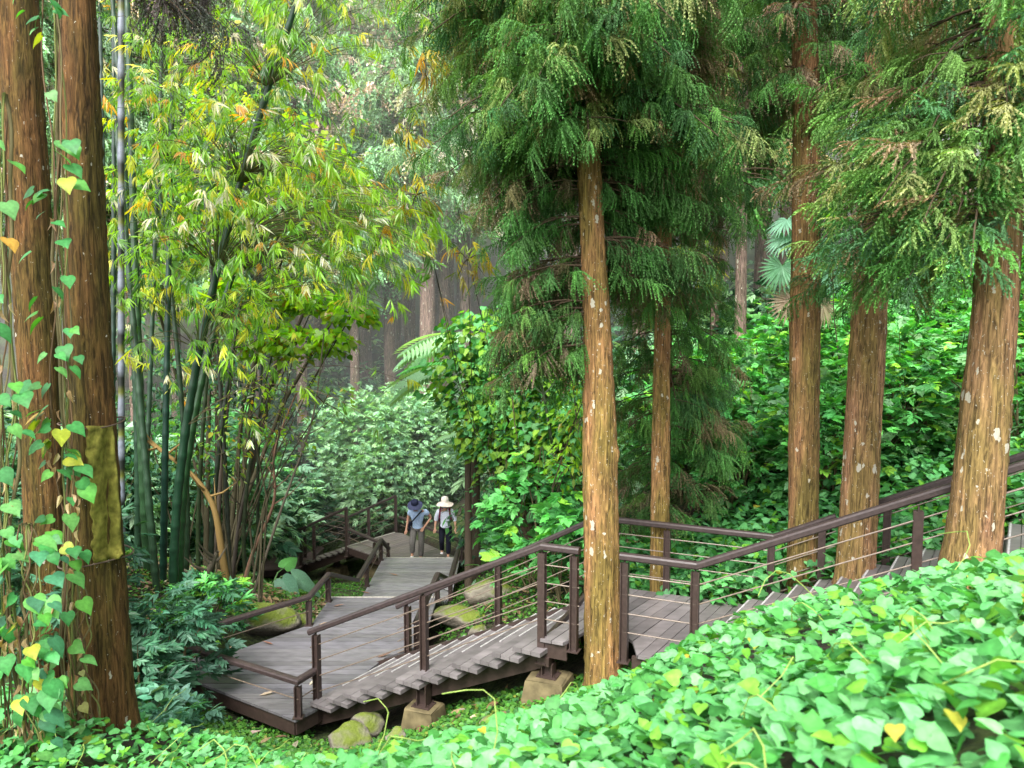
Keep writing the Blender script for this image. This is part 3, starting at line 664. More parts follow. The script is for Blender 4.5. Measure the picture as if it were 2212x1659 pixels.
# ------------------------------------------------------------------ railings
HB = [(-.042, -.042), (.042, -.042), (.042, -.030), (.007, -.030), (.007, .030), (.042, .030), (.042, .042), (-.042, .042), (-.042, .030), (-.007, .030), (-.007, -.030), (-.042, -.030)]
RP = [(-.05, -.022), (-.036, -.036), (.036, -.036), (.05, -.022), (.05, .018), (.036, .034), (0, .040), (-.036, .034), (-.05, .018)]
def post_mesh(x, y, z0, z1, ang, sc=1.0):
    m = MB(); ca, sa = math.cos(ang)*sc, math.sin(ang)*sc
    prism(m, [(x+a*ca-b*sa, y+a*sa+b*ca) for a, b in HB], z0, z1, ST_)
    addtube(m, [(x, y, z1-.004), (x, y, z1+.045)], .010, 6, ST_)
    prism(m, [(x+a*ca-b*sa, y+a*sa+b*ca) for a, b in ((-.065, -.065), (.065, -.065), (.065, .065), (-.065, .065))], z0-.002, z0+.010, ST_)
    return m
def railing(label, tops, posts, H, nrod, ang=0, rods=True, col=(.044, .031, .030), rr=.0075, group=None):
    c = np.mean(np.array(tops), 0); t = thing('handrail', label, 'railing', (c[0], c[1], c[2]-H), group)
    m = MB(); sweep(m, tops, RP, col); m.build('top_rail', M['steel'], t)
    for pi_, (x, y, z0, z1) in enumerate(posts): post_mesh(x, y, z0, z1-.07, ang+(math.pi/2 if pi_ % 3 != 2 else 0)).build('post', M['steel'], t)
    if rods:
        for k in range(nrod):
            off = H*(k+1)/(nrod+1)
            m = MB()
            for i in range(len(tops)-1):
                a = np.array(tops[i])-(0, 0, off); b = np.array(tops[i+1])-(0, 0, off); addtube(m, [a, b], rr, 6, (.16, .12, .09))
            m.build('rod', M['steel'], t)
    return t
AD = math.atan2(dd[1], dd[0]); H1 = 1.05; ZR2 = ZD2+H1
slope = (ZD2-ZD1)/3.1
def lz(s): return ZR2+slope*s if s < 0 else ZR2
def post_at(s, n, zb=None, zt=None): q = SN(s, n); return (q[0], q[1], zb, zt)
sb = -3.24
tops = [(*SN(sb, 0), lz(sb)), (*SN(0, 0), ZR2), (*SN(.44, 0), ZR2)]
railing('near brown handrail climbing the stairs and ending at the golden trunk', tops, [post_at(-3.14, 0, ZD1, lz(-3.14)), post_at(-1.53, 0, -4.35-.15, lz(-1.53)), post_at(.0, 0, ZD2-.3, ZR2), post_at(.38, 0, ZD2-.1, ZR2)], H1, 4, AD)
HB_ = .90; ZB = ZD2+HB_
Cb = np.array([-1.55, 11.01]); T0 = SN(.05, 1.98)
B1 = P(1672, 1160, ZB)[:2]
def bp_(t): q = B1+dd*t; return (q[0], q[1], ZB+.47*t)
def cb_(f): q = Cb+(T0-Cb)*f; return (q[0], q[1], ZD1+HB_-.02+(ZB-ZD1-HB_+.02)*f)
tops = [cb_(-.06), cb_(1), (*(T0*.5+B1*.5), ZB), (B1[0], B1[1], ZB), bp_(.7)]
pq = lambda q, zb: (q[0], q[1], zb, q[2])
Bm = T0+(B1-T0)*.42
railing('back handrail of the near stairs and landing, ending left of the reddish trunk', tops, [pq(cb_(0), ZD1), pq(cb_(.5), cb_(.5)[2]-.93), pq(cb_(.98), ZD2-.1), (Bm[0], Bm[1], ZD2-.1, ZB), (B1[0]-.03, B1[1], ZD2-.05, ZB), (*bp_(.55)[:2], ZD2+.12, bp_(.55)[2])], HB_, 4, AD)
sF = 1.72
def up_(s, n=0): q = SN(s, n); return (q[0], q[1], ZR2+.452*(s-sF) if s > sF else ZR2)
railing('front handrail starting right of the golden trunk and climbing off to the right', [up_(.9), up_(sF), up_(5.6)], [(*up_(.95)[:2], ZD2-.12, ZR2), (*up_(sF-.02)[:2], ZD2-.1, ZR2), (*up_(3.72)[:2], ZD2+.5, up_(3.72)[2]-.06), (*up_(5.3)[:2], ZD2+1.2, up_(5.3)[2])], H1, 4, AD)
railing('short upper handrail beginning just right of the reddish trunk', [bp_(1.1), bp_(4.4)], [(*bp_(1.25)[:2], ZD2+.3, bp_(1.25)[2]), (*bp_(2.2)[:2], ZD2+.8, bp_(2.2)[2]), (*bp_(3.9)[:2], ZD2+1.5, bp_(3.9)[2])], HB_, 4, AD)
# low rails along the near platform
H2 = .48; zr = ZD1+H2
def LP(u, v, z): return tuple(P(u, v, z))
a0 = LP(442, 1357, zr); a1 = (-3.36, 12.28, zr); a2 = (-3.30, 13.42, zr); a3 = (-3.14, 15.1, ZM+H2); a4 = (-3.14, 17.95, ZM+H2); a5 = (-3.14, 19.0, ZD3+H2+.17)
railing('low zigzag handrail along the left side of the descending path', [a0, a1, a2, a3, a4, a5],
        [(a1[0], a1[1], ZD1, a1[2]), (a2[0], a2[1]-.06, ZD1, a2[2]), (a3[0], a3[1]+1.0, ZM, a3[2]), (a4[0], a4[1]-.05, ZM, a4[2]), (a5[0], a5[1]-.06, ZD3, a5[2]-.02)], H2, 1)
b0 = (-1.45, 11.2, zr); b1 = (-1.34, 13.42, zr); b2 = (-1.26, 15.1, ZM+H2); b3 = (-1.22, 17.95, ZM+H2); b4 = (-1.2, 19.0, ZD3+H2+.17)
railing('low zigzag handrail along the right side of the descending path', [b0, b1, b2, b3, b4],
        [(b0[0], b0[1]+.05, ZD1, b0[2]), (b1[0], b1[1]-.06, ZD1, b1[2]), (b2[0], b2[1]+.1, ZM, b2[2]), (b3[0], b3[1]-.05, ZM, b3[2]), (b4[0], b4[1]-.06, ZD3, b4[2]-.02)], H2, 1)
c0 = LP(452, 1400, zr); c1 = (-2.72, 9.33, zr); c2 = (*SN(-3.16, .05), zr)
cl = P(330, 1345, zr)
railing('low front handrail with a mitred corner on the near edge of the wide platform', [(cl[0]-.3, cl[1]-.2, zr), c1, c2], [(c1[0], c1[1]+.01, ZD1, zr), (-4.85, 10.32, ZD1, zr)], H2, 1)
# far rails
zr3 = ZD3+H2; zh3 = ZD3+1.1; zh4 = ZD4+1.1
e0 = LP(745, 1140, zr3); e1 = LP(809, 1167, zr3); e2 = (-3.3, 19.9, zr3)
railing('low handrail on the left edge of the platform behind the zigzag rail', [e0, e1, e2], [(e1[0], e1[1], ZD3, zr3), (e2[0], e2[1], ZD3, zr3)], H2, 1)
h0 = (-3.4, 22.75, zr3); h1 = (-1.95, 20.95, zr3); h2 = (-1.2, 19.95, zr3); h3 = (-1.2, 19.4, zr3)
railing('low handrail behind the two walkers', [h0, h1, h2, h3], [(h1[0], h1[1], ZD3, zr3), (h2[0], h2[1], ZD3, zr3)], H2, 1)
k0 = (-4.72, 21.36, zh3); k1 = (-6.42, 22.72, zh4); k2 = LP(577, 1128, zh4)
railing('high handrail down the near side of the far stairs', [k0, k1, k2], [(k0[0], k0[1], ZD3-.3, zh3+.05), (-5.9, 22.3, ZD4+.3, (zh3*.3+zh4*.7)), (k1[0], k1[1], ZD4, zh4), (k2[0]+1.2, k2[1]-.1, ZD4, zh4)], 1.0, 4)
l0 = (-3.54, 22.84, zh3); l1 = (-5.28, 24.16, zh4); l2 = LP(683, 1103, zh4); l3 = LP(635, 1145, zh4-.45)
railing('high handrail down the far side of the far stairs turning round the farthest platform', [l0, l1, l2, l3], [(l0[0], l0[1], ZD3-.2, zh3+.05), (-4.5, 23.55, ZD4+.4, (zh3+zh4)/2), (l1[0], l1[1], ZD4, zh4), (l2[0], l2[1], ZD4, zh4)], 1.0, 4)
# ------------------------------------------------------------------ rocks
def rock(label, u, v, d, size, seed, group=None, z=None):
    q = Q(u, v, d); z = gz1(q[0], q[1])+size[2]*.35 if z is None else z
    bm = bmesh.new(); bmesh.ops.create_icosphere(bm, subdivisions=3, radius=1)
    rr = random.Random(seed); off = [np.array([rr.uniform(-1, 1) for _ in range(3)]) for _ in range(9)]
    vs = []
    for ve in bm.verts:
        p = np.array(ve.co)
        for o in off[:7]:
            o_ = o/np.linalg.norm(o); h = p@o_
            if h > .62: p = p-o_*(h-.62)*.85
        p = p*(1+.05*math.sin(p[0]*5+seed)+.04*math.cos(p[1]*7+p[2]*5))
        vs.append((q[0]+p[0]*size[0], q[1]+p[1]*size[1], z+p[2]*size[2]))
    m = MB(); m.add(vs, np.array([[w.index for w in f.verts] for f in bm.faces])); bm.free()
    o = m.build('rock', M['rock'], origin=(q[0], q[1], z), smooth=True); tag(o, label, 'rock', group)
rock('squarish tan mossy boulder in front of the stair foot', 752, 1558, 8.75, (.30, .24, .24), 1, z=-5.05)
rock('broader brown boulder just right of the squarish one under the stairs', 795, 1535, 9.2, (.22, .2, .18), 12, z=-5.05)
rock('small yellow-green mossy stone in front of the stairs', 856, 1555, 8.5, (.14, .12, .13), 2, z=-4.85)
rock('small brown stone half hidden in clover below the landing', 1057, 1517, 7.9, (.15, .12, .11), 3)
rock('long flat mossy boulder behind the near stairs', 1000, 1300, 12.9, (.62, .4, .20), 4)
rock('flat green-topped boulder beside the long one, behind the near stairs', 1060, 1275, 13.3, (.5, .35, .28), 5)
rock('small round stone with yellow moss behind the near stairs', 1036, 1345, 12.0, (.18, .16, .15), 6)
rock('small pale stone left of the round mossy one', 973, 1340, 12.2, (.15, .13, .12), 7)
rock('wide moss-covered boulder left of the low handrail', 560, 1350, 12.9, (.75, .5, .28), 8)
rock('flat mossy stone among dry leaves beside the low handrail', 640, 1335, 13.4, (.4, .3, .25), 9)
# fallen leaves on the decks
def fallen(label, u, v, z, L, yaw, col, group='dry leaves lying on the near platform'):
    p = P(u, v, z+.006); m = MB(); scatter(m, T_lance(.13, .06, -.15), np.array([p]), rot(np.array([yaw]), np.array([.05]), np.array([.1])), L, np.array([col]))
    tag(m.build('fallen_leaf', M['leaf'], origin=p), label, 'leaf', group)
for k, (u, v, L, yaw, c, lab) in enumerate(((688, 1349, .26, -.1, (.32, .25, .2), 'pale curled dry leaf near the left corner post of the wide platform'), (590, 1392, .2, 2.9, (.25, .13, .10), 'reddish dry leaf mid platform, farthest left'), (815, 1420, .22, .4, (.2, .12, .09), 'dark red leaf seen between the rods of the near handrail'),
        (560, 1502, .22, .2, (.5, .4, .3), 'pale tan leaf on the front of the wide platform'), (668, 1480, .16, 1.2, (.6, .55, .45), 'whitish leaf beside the mitred corner of the low rail'), (480, 1408, .3, .6, (.5, .36, .25), 'tan leaf on the platform edge near the bush'), (720, 1310, .2, .1, (.22, .14, .11), 'brown leaf near the far edge of the wide platform'))):
    fallen(lab, u, v, ZD1, L, yaw, c)
for u, v, lab in ((778, 1256, 'red-brown leaf on the left edge of the middle landing'), (860, 1243, 'small pale leaf on the middle landing'), (800, 1290-8, 'dark leaf on the near left of the middle landing')):
    fallen(lab, u, v, ZM, .22, 3.0, (.3, .17, .13), 'dry leaves lying on the middle landing')
# ------------------------------------------------------------------ foliage builders
VINEP = [(6, (.12, .39, .125)), (3, (.065, .27, .055)), (2, (.17, .44, .17)), (1.2, (.15, .38, .04)), (.5, (.03, .14, .03)), (.08, (.42, .38, .05))]
SHRUB = [(5, (0.124, 0.445, 0.124)), (3, (0.181, 0.594, 0.149)), (2, (0.083, 0.280, 0.099)), (.9, (0.330, 0.693, 0.083))]
SHRUB_DK = [(5, (0.038, 0.128, 0.068)), (3, (0.060, 0.180, 0.090)), (1, (0.105, 0.255, 0.135))]
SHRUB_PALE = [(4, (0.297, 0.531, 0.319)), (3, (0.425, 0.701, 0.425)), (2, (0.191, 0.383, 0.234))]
LIME = [(5, (.30, .56, .03)), (3, (.13, .33, .04)), (1.5, (.33, .45, .04)), (.8, (.38, .28, .03))]
BAMB = [(5, (.20, .38, .03)), (4, (.12, .28, .04)), (1.6, (.42, .46, .04)), (.45, (.48, .27, .04)), (1.3, (.50, .52, .44)), (1.2, (.05, .12, .04))]  # palest entry paints white highlights on leaves; yellow-greens brightened for backlight
def ground_cover(name, label, cat, T, pts, scale, pal, mat, hmax=.2, tilt=.5, kind='stuff'):
    n = len(pts); x, y = pts[:, 0], pts[:, 1]; g_ = gz(x, y)
    z = g_+rng.uniform(.02, 1, n)**.7*hmax
    pos = np.stack([x, y, z], -1); sc = scale*rng.uniform(.6, 1.25, n)
    m = MB()
    yaw = rng.uniform(0, 6.28, n); R = rot(yaw, rng.normal(-.05, tilt*.8, n), rng.normal(0, tilt, n))
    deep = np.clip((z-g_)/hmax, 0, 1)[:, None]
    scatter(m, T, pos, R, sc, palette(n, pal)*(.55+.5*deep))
    return tag(m.build(name, M[mat], smooth=len(T[0]) > 15), label, cat, kind=kind)
def pts_in(n, x0, x1, y0, y1, cond=None):
    x = rng.uniform(x0, x1, n); y = rng.uniform(y0, y1, n)
    if cond is not None: k = cond(x, y); x, y = x[k], y[k]
    return np.stack([x, y], -1)
def front_of_walk(x, y): return (np.stack([x, y], -1)-F0)@nn < -.28
# foreground creeper bank
def bank(x, y):
    u = x/y*F+1106
    lim = np.interp(u, [-200, 250, 500, 900, 1200, 1400, 1600, 1900, 2300], [6.4, 6.6, 6.7, 6.0, 5.4, 5.3, 5.1, 4.8, 5.2])
    return (y < lim+rng.normal(0, .12, x.shape)) & front_of_walk(x, y) & ((x+3.33)**2+(y-6.3)**2 > .12)
pts = np.concatenate([pts_in(31000, -6, 6, 1.0, 7.6, bank), pts_in(3400, -.3, 3.6, .9, 3.4, bank)])
keep = rng.random(len(pts)) < np.clip(.92+.08*(pts[:, 1]-1), 0, 1); pts = pts[keep]
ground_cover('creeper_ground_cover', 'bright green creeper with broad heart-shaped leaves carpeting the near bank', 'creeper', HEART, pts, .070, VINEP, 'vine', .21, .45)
# tendrils in the bank
m = MB(); r = random.Random(9)
for k in range(80):
    y = r.uniform(1.6, 6.5); x = r.uniform(-.75, .75)*y; 
    if not bank(np.array([x]), np.array([y+.3]))[0]: continue
    a = r.uniform(0, 6.28); L = r.uniform(.15, .5); g_ = gz1(x, y)+.15; pts_ = []
    for t_ in np.linspace(0, 1, 6): pts_.append((x+math.cos(a+t_)*L*t_, y+math.sin(a+t_)*L*t_, g_+.16*math.sin(t_*2.6)*r.uniform(.8, 1.2)))
    addtube(m, pts_, .0028, 4, (.30, .42, .10))
tag(m.build('creeper_tendrils', M['leaf']), 'thin pale stems and tendrils of the bank creeper', 'creeper', kind='stuff')
# clover-like low cover under and around the walk
def notdeck(x, y):
    s = (np.stack([x, y], -1)-F0)@dd; n_ = (np.stack([x, y], -1)-F0)@nn
    d1 = (x > -5.3) & (x < -1.3) & (y > 9.3+.0*x) & (y < 13.6)
    return ~(d1) & ~((n_ > .5) & (n_ < 1.4) & (s > -3.2) & (s < 5))
patch = lambda x, y: (np.sin(x*2.3+np.sin(y*1.9))*np.cos(y*2.7+x)+rng.normal(0, .35, x.shape)) > -.35
small = T_oval(.42, .1)
pts = np.concatenate([pts_in(34000, -3.4, 2.6, 5.0, 9.9, lambda x, y: notdeck(x, y) & ~bank(x, y-.25)), pts_in(30000, -1.3, 3.2, 9.3, 20, lambda x, y: notdeck(x, y) & patch(x, y)), pts_in(26000, -8, -3.2, 8, 22, lambda x, y: notdeck(x, y) & patch(x, y)), pts_in(4000, -5.5, -2.6, 8.2, 9.8)])
ground_cover('low_ground_cover', 'small-leaved clover-like cover on the forest floor around the boardwalk', 'ground cover', small, pts, .055, [(5, (.07, .22, .03)), (3, (.11, .28, .04)), (2, (.05, .16, .04)), (.5, (.2, .25, .04))], 'leaf', .09, .5)
# litter
pts = np.concatenate([pts_in(1500, -7, -3.3, 10.5, 17, notdeck), pts_in(700, -1, 3, 9.5, 15, notdeck), pts_in(150, -4.5, 0, 8, 9.5, notdeck)])
ground_cover('leaf_litter', 'dry tan leaves and husks scattered on the forest floor', 'leaf litter', LANCE, pts, .2, [(3, (.36, .26, .15)), (2, (.22, .13, .08)), (1, (.5, .42, .32))], 'leaf', .07, .25)
# bank creeper continuing behind the upper rail
def back_slope(x, y):
    n_ = (np.stack([x, y], -1)-F0)@nn; return (n_ > 1.75) & (y/1.0 < 15) & (x > 1.2)
pts = pts_in(15000, 1.4, 9, 7, 13.5, back_slope)
ground_cover('slope_creeper', 'creeper with rounded leaves covering the slope behind the upper stairs', 'creeper', HEART, pts, .115, VINEP+[(5, (.06, .22, .07))], 'vine', .45, .5)
pts = pts_in(14000, -14, 16, 15, 40, lambda x, y: ~((x > -9) & (x < -.8) & (y < 25.5)))
ground_cover('understorey', 'dark mixed undergrowth covering the floor of the far wood', 'undergrowth', OVAL, pts, .34, SHRUB_DK+SHRUB_PALE, 'leaf', .8, .5)
# shrubs
def shrub(label, x, y, size, n, T, leafL, pal, mat='leaf', seed=0, z=None, name='shrub', group=None, stems=8, cat='shrub', lower=.15, inner=True):
    rr = np.random.default_rng(seed); g_ = gz1(x, y) if z is None else z
    t = thing(name, label, cat, (x, y, g_), group); a, b, h = size
    th = rr.uniform(0, 6.28, n); cz = rr.uniform(-.35, 1, n); rad_ = rr.uniform(.55, 1.0, n)**.5
    sx = np.sqrt(1-np.clip(cz, -1, 1)**2)
    lump = 1+.22*np.sin(3*th+seed)*np.cos(4*cz+seed)+.12*np.sin(7*th+seed*2)
    px = x+a*sx*np.cos(th)*rad_*lump; py = y+b*sx*np.sin(th)*rad_*lump; pz = g_+h*(.38+.62*cz*rad_*lump)
    gg = gz(px, py)+.04; pz = np.maximum(pz, gg)
    pos = np.stack([px, py, pz], -1)
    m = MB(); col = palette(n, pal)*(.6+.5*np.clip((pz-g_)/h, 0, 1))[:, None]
    k = rr.integers(0, len(T), n)
    for q in range(len(T)):
        s_ = k == q
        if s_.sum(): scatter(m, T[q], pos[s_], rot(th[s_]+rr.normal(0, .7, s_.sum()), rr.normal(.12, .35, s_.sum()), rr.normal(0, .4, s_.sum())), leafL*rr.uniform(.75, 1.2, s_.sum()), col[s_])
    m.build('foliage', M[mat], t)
    m = MB()
    for k in range(stems):
        e = pos[rr.integers(0, n)]; b_ = np.array([x+rr.uniform(-.1, .1)*a*2, y+rr.uniform(-.1, .1)*b*2, g_-.05]); mid = (b_+e)/2+np.array([0, 0, .12*h])
        addtube(m, [b_, mid, e], [.018, .013, .005], 5, (.12, .10, .05))
    m.build('stems', M['twig'], t, smooth=True)
    return t
x, y, _ = gl(372, 1400, 9.9)
shrub('dark glossy shrub overhanging the left corner of the wide platform', x, y, (.62, .5, 1.45), 300, SP_LANCE, .15, [(3, (.05, .16, .09)), (2, (.09, .22, .14)), (1, (.035, .10, .06))], seed=3, stems=10)
x, y, _ = gl(455, 1330, 11.9)
shrub('small dark shrub in front of the bamboo stems', x, y, (.6, .5, 1.0), 170, SP_LANCE, .16, SHRUB_DK+SHRUB, seed=4)
x, y, _ = gl(290, 1450, 8.6)
shrub('low dark shrub between the wrapped trunk and the platform', x, y, (.5, .5, .85), 190, SP_LANCE, .14, SHRUB_DK, seed=5)
x, y, _ = gl(330, 1570, 7.2)
shrub('low plant with striped silvery leaves at the foot of the wrapped trunk', x, y, (.5, .35, .34), 80, [sprig(OVAL, 8, 1.3, .3, 9)], .15, [(2, (.09, .26, .15)), (1, (.16, .34, .24))], seed=6)
for k, (u, v, d, lab) in enumerate(((40, 1350, 8.6, 'dark leafy shrub behind the hanging vines at the left edge'), (110, 1130, 10.5, 'dark shrub between the two left trunks'), (20, 1050, 11.5, 'tall dark shrub at the far left behind the reddish trunk'))):
    x, y, _ = gl(u, v, d); shrub(lab, x, y, (1.0, .8, 2.0 if k else 1.4), 330, SP_LANCE, .15, SHRUB_DK+[(2, (.05, .15, .07))], seed=20+k)
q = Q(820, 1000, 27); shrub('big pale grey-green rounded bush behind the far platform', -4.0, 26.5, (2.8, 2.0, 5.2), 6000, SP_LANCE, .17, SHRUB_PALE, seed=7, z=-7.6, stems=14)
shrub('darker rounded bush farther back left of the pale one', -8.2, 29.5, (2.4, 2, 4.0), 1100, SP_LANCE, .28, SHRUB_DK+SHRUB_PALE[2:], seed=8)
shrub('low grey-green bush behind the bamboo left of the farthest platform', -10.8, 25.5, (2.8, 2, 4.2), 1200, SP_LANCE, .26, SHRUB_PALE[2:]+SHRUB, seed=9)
# broad-leaved shrubs behind the near stairs
for k, (u, d, size, n, lab) in enumerate(((1158, 13.0, (.82, .7, 2.2), 230, 'broad-leaved bright shrub behind the near stair rail'), (1225, 12.0, (.6, .5, 1.7), 120, 'broad-leaved shrub tucked left of the golden trunk'), (1135, 16.5, (.6, .6, 1.4), 150, 'leafy shrub just right of the white-hatted walker'), (1098, 18.5, (.5, .5, 1.1), 90, 'low bright shrub beside the far zigzag rail end'))):
    q = Q(u, 1000, d); shrub(lab, q[0], q[1], size, n, SP_OVAL, .19, SHRUB+[(2, (.10, .32, .08))], seed=30+k)
# shrubs on the right slope
rl = ['leafy green shrub on the slope, seen between the slender trunk and the scarred trunk', 'leafy green shrub on the slope, seen between the scarred trunk and the reddish trunk', 'leafy green shrub on the slope, seen between the reddish trunk and the leaning trunk', 'leafy green shrub on the slope at the right edge beyond the leaning trunk']
GR = 'leafy green shrubs massed on the slope behind the upper stairs'
protos = []
for k, (u, d, size, n) in enumerate(((1600, 13.5, (1.2, .9, 2.0), 420), (1780, 12.5, (1.0, .8, 1.9), 380), (1960, 13.0, (1.2, .9, 2.4), 430), (2190, 11.5, (1.1, .9, 1.8), 400))):
    q = Q(u, 900, d); protos.append(shrub(rl[k], q[0], q[1], size, n, SP_OVAL, .14, SHRUB+[(2, (.10, .32, .08)), (2, (.22, .44, .20))], seed=40+k, stems=16, group=GR))  # last, pale leaf tone paints highlights on the slope shrubs
r = random.Random(12)
for k in range(30):
    u = r.uniform(1470, 2330); d = r.uniform(12.8, 19); q = gl(u, 900, d)
    dup(protos[k % 4], q, r.uniform(0, 6.28), r.uniform(.8, 1.15)*(1+.03*(d-12)), rl[0 if u < 1700 else 1 if u < 1850 else 2 if u < 2100 else 3], GR)
# far bluish shrub line right
FR = 'hazy bluish bushes under the far trunks at right'
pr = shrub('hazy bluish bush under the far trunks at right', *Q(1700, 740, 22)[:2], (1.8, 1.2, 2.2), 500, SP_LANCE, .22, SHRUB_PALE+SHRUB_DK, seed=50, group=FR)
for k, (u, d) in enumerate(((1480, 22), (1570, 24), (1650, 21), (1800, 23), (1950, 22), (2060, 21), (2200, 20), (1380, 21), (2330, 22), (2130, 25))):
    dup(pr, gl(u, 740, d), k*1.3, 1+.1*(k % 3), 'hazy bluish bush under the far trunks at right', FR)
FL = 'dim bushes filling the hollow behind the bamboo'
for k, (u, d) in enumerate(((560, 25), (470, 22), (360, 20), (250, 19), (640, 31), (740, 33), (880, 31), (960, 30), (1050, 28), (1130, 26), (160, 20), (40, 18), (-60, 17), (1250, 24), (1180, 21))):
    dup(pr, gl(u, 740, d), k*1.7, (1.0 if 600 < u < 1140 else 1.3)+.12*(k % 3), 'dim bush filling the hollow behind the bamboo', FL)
# ------------------------------------------------------------------ vine-draped tree in the middle
def region_leaves(mb, T, cents, n, leafL, pal, seed, up=.2, roll=.5):
    """cents: (x,y,z,rx,ry,rz) blobs; leaves on the shells, facing outward/up and hanging"""
    rr = np.random.default_rng(seed); w = np.array([c[3]*c[5] for c in cents]); k = rr.choice(len(cents), n, p=w/w.sum()); C = np.array(cents)[k]
    th = rr.uniform(0, 6.28, n); cz = rr.uniform(-.9, 1, n); sx = np.sqrt(1-cz**2); q = rr.uniform(.7, 1.05, n)*(1+.15*np.sin(5*th+C[:, 0]*9)+.12*np.sin(9*cz+C[:, 2]*7))
    pos = np.stack([C[:, 0]+C[:, 3]*sx*np.cos(th)*q, C[:, 1]+C[:, 4]*sx*np.sin(th)*q, C[:, 2]+C[:, 5]*cz*q], -1)
    kk = rr.integers(0, len(T), n)
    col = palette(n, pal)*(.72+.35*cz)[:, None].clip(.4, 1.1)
    for a in range(len(T)):
        s_ = kk == a
        if s_.sum(): scatter(mb, T[a], pos[s_], rot(th[s_]+rr.normal(0, .5, s_.sum()), rr.normal(-.55, .35, s_.sum()), rr.normal(0, roll, s_.sum())), leafL*rr.uniform(.6, 1.25, s_.sum()), col[s_])
    return pos
def blobs(lst, d_sp=0):
    out = []
    for (u, v, d, ru, rv) in lst:
        q = Q(u, v, d); k = d/F; out.append((q[0], q[1], q[2], ru*k, ru*k*.8, rv*k))
    return out
bl = blobs([(1040, 735, 15.0, 95, 70), (1010, 830, 14.6, 85, 90), (1100, 800, 14.8, 90, 110), (1025, 920, 14.4, 50, 80), (1080, 930, 14.4, 85, 110), (1180, 850, 14.2, 80, 120), (1160, 980, 14.0, 90, 90), (1110, 1040, 14.3, 45, 60), (1220, 960, 13.6, 55, 120)])
t = thing('vine_draped_tree', 'broken tree smothered by bright heart-leaved vines, left of the golden trunk', 'tree', gl(1165, 1100, 14.9))
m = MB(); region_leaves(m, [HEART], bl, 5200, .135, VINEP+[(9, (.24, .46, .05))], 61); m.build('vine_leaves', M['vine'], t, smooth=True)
m = MB(); b0_ = WL[t.name]
for c in bl:
    addtube(m, [b0_, (b0_+np.array(c[:3]))/2+np.array([0, .2, .3]), np.array(c[:3])], [.11, .08, .04], 8, (.07, .05, .03))
m.build('trunk', M['twig'], t, smooth=True)
m = MB(); r = random.Random(3)
for k in range(46):
    c = r.choice(bl[4:]); x = c[0]+r.uniform(-1, 1)*c[3]; y = c[1]-r.uniform(.3, 1)*c[4]; z = c[2]; addtube(m, [(x, y, z), (x+r.uniform(-.1, .1), y, z-.5), (x+r.uniform(-.2, .2), y-.05, z-r.uniform(.7, 1.3))], .006, 4, (.12, .08, .05))
m.build('hanging_stems', M['twig'], t)
# yellowish drooping bamboo sprays in front of it
# tree ferns
def fern_frond(n=22, L=1.0, w=.26):
    parts = []
    for k in range(n):
        t_ = (k+1)/(n+1); x = L*t_; z = .28*t_-.75*t_*t_; ln = w*math.sin(math.pi*(.12+.85*(1-t_)**.8))*1.1+.02
        for s in (1, -1): parts.append(xf(T_lance(.10, .01, .3), (x, 0, z), s*1.25, -.25, 0, ln, 1))
    return combine(parts)
FROND = fern_frond()
def tree_fern(label, base, h, fr, L, seed, name='tree_fern', col=SHRUB_PALE):
    rr = random.Random(seed); t = thing(name, label, 'fern', base); c = np.array(base)+(0, 0, h)
    if h > .4:
        m = MB(); addtube(m, [base, (base[0], base[1], base[2]+h*.5), c], [.09, .07, .07], 9, (.06, .045, .03)); m.build('trunk', M['twig'], t, smooth=True)
    for az in fr:
        m = MB(); scatter(m, FROND, np.array([c]), rot(np.array([rad(az)]), np.array([rr.uniform(0, .35)]), np.array([rr.uniform(-.3, .3)])), L*rr.uniform(.85, 1.1), palette(1, col))
        pts_ = np.stack([np.linspace(0, 1, 8), np.zeros(8), .28*np.linspace(0, 1, 8)-.75*np.linspace(0, 1, 8)**2], -1)
        m.build('frond', M['leaf'], t)
    return t
q = gl(1020, 760, 17.0); tree_fern('tree fern with broad pale fronds arching left of the vine-draped tree', q, Q(1000, 735, 17.0)[2]-q[2], (150, 172, 190, 205, 225, 120, 300, 60), 1.75, 1)
q = gl(1010, 840, 16.0); tree_fern('lower tree fern whose grey-green fronds droop beneath the paler one', q, Q(1000, 800, 16.0)[2]-q[2], (165, 185, 205, 130, 280), 1.55, 2, col=SHRUB_PALE[:1]+SHRUB[:1])
for u, v, d, s, lab in ((970, 1010, 16.5, 3, 'fern fronds hanging above the walkers'), ):
    q = gl(u+60, v, d); tree_fern(lab, q, Q(u, v, d)[2]-q[2]+.7, (170, 200, 240, 310, 60), .9, 5)
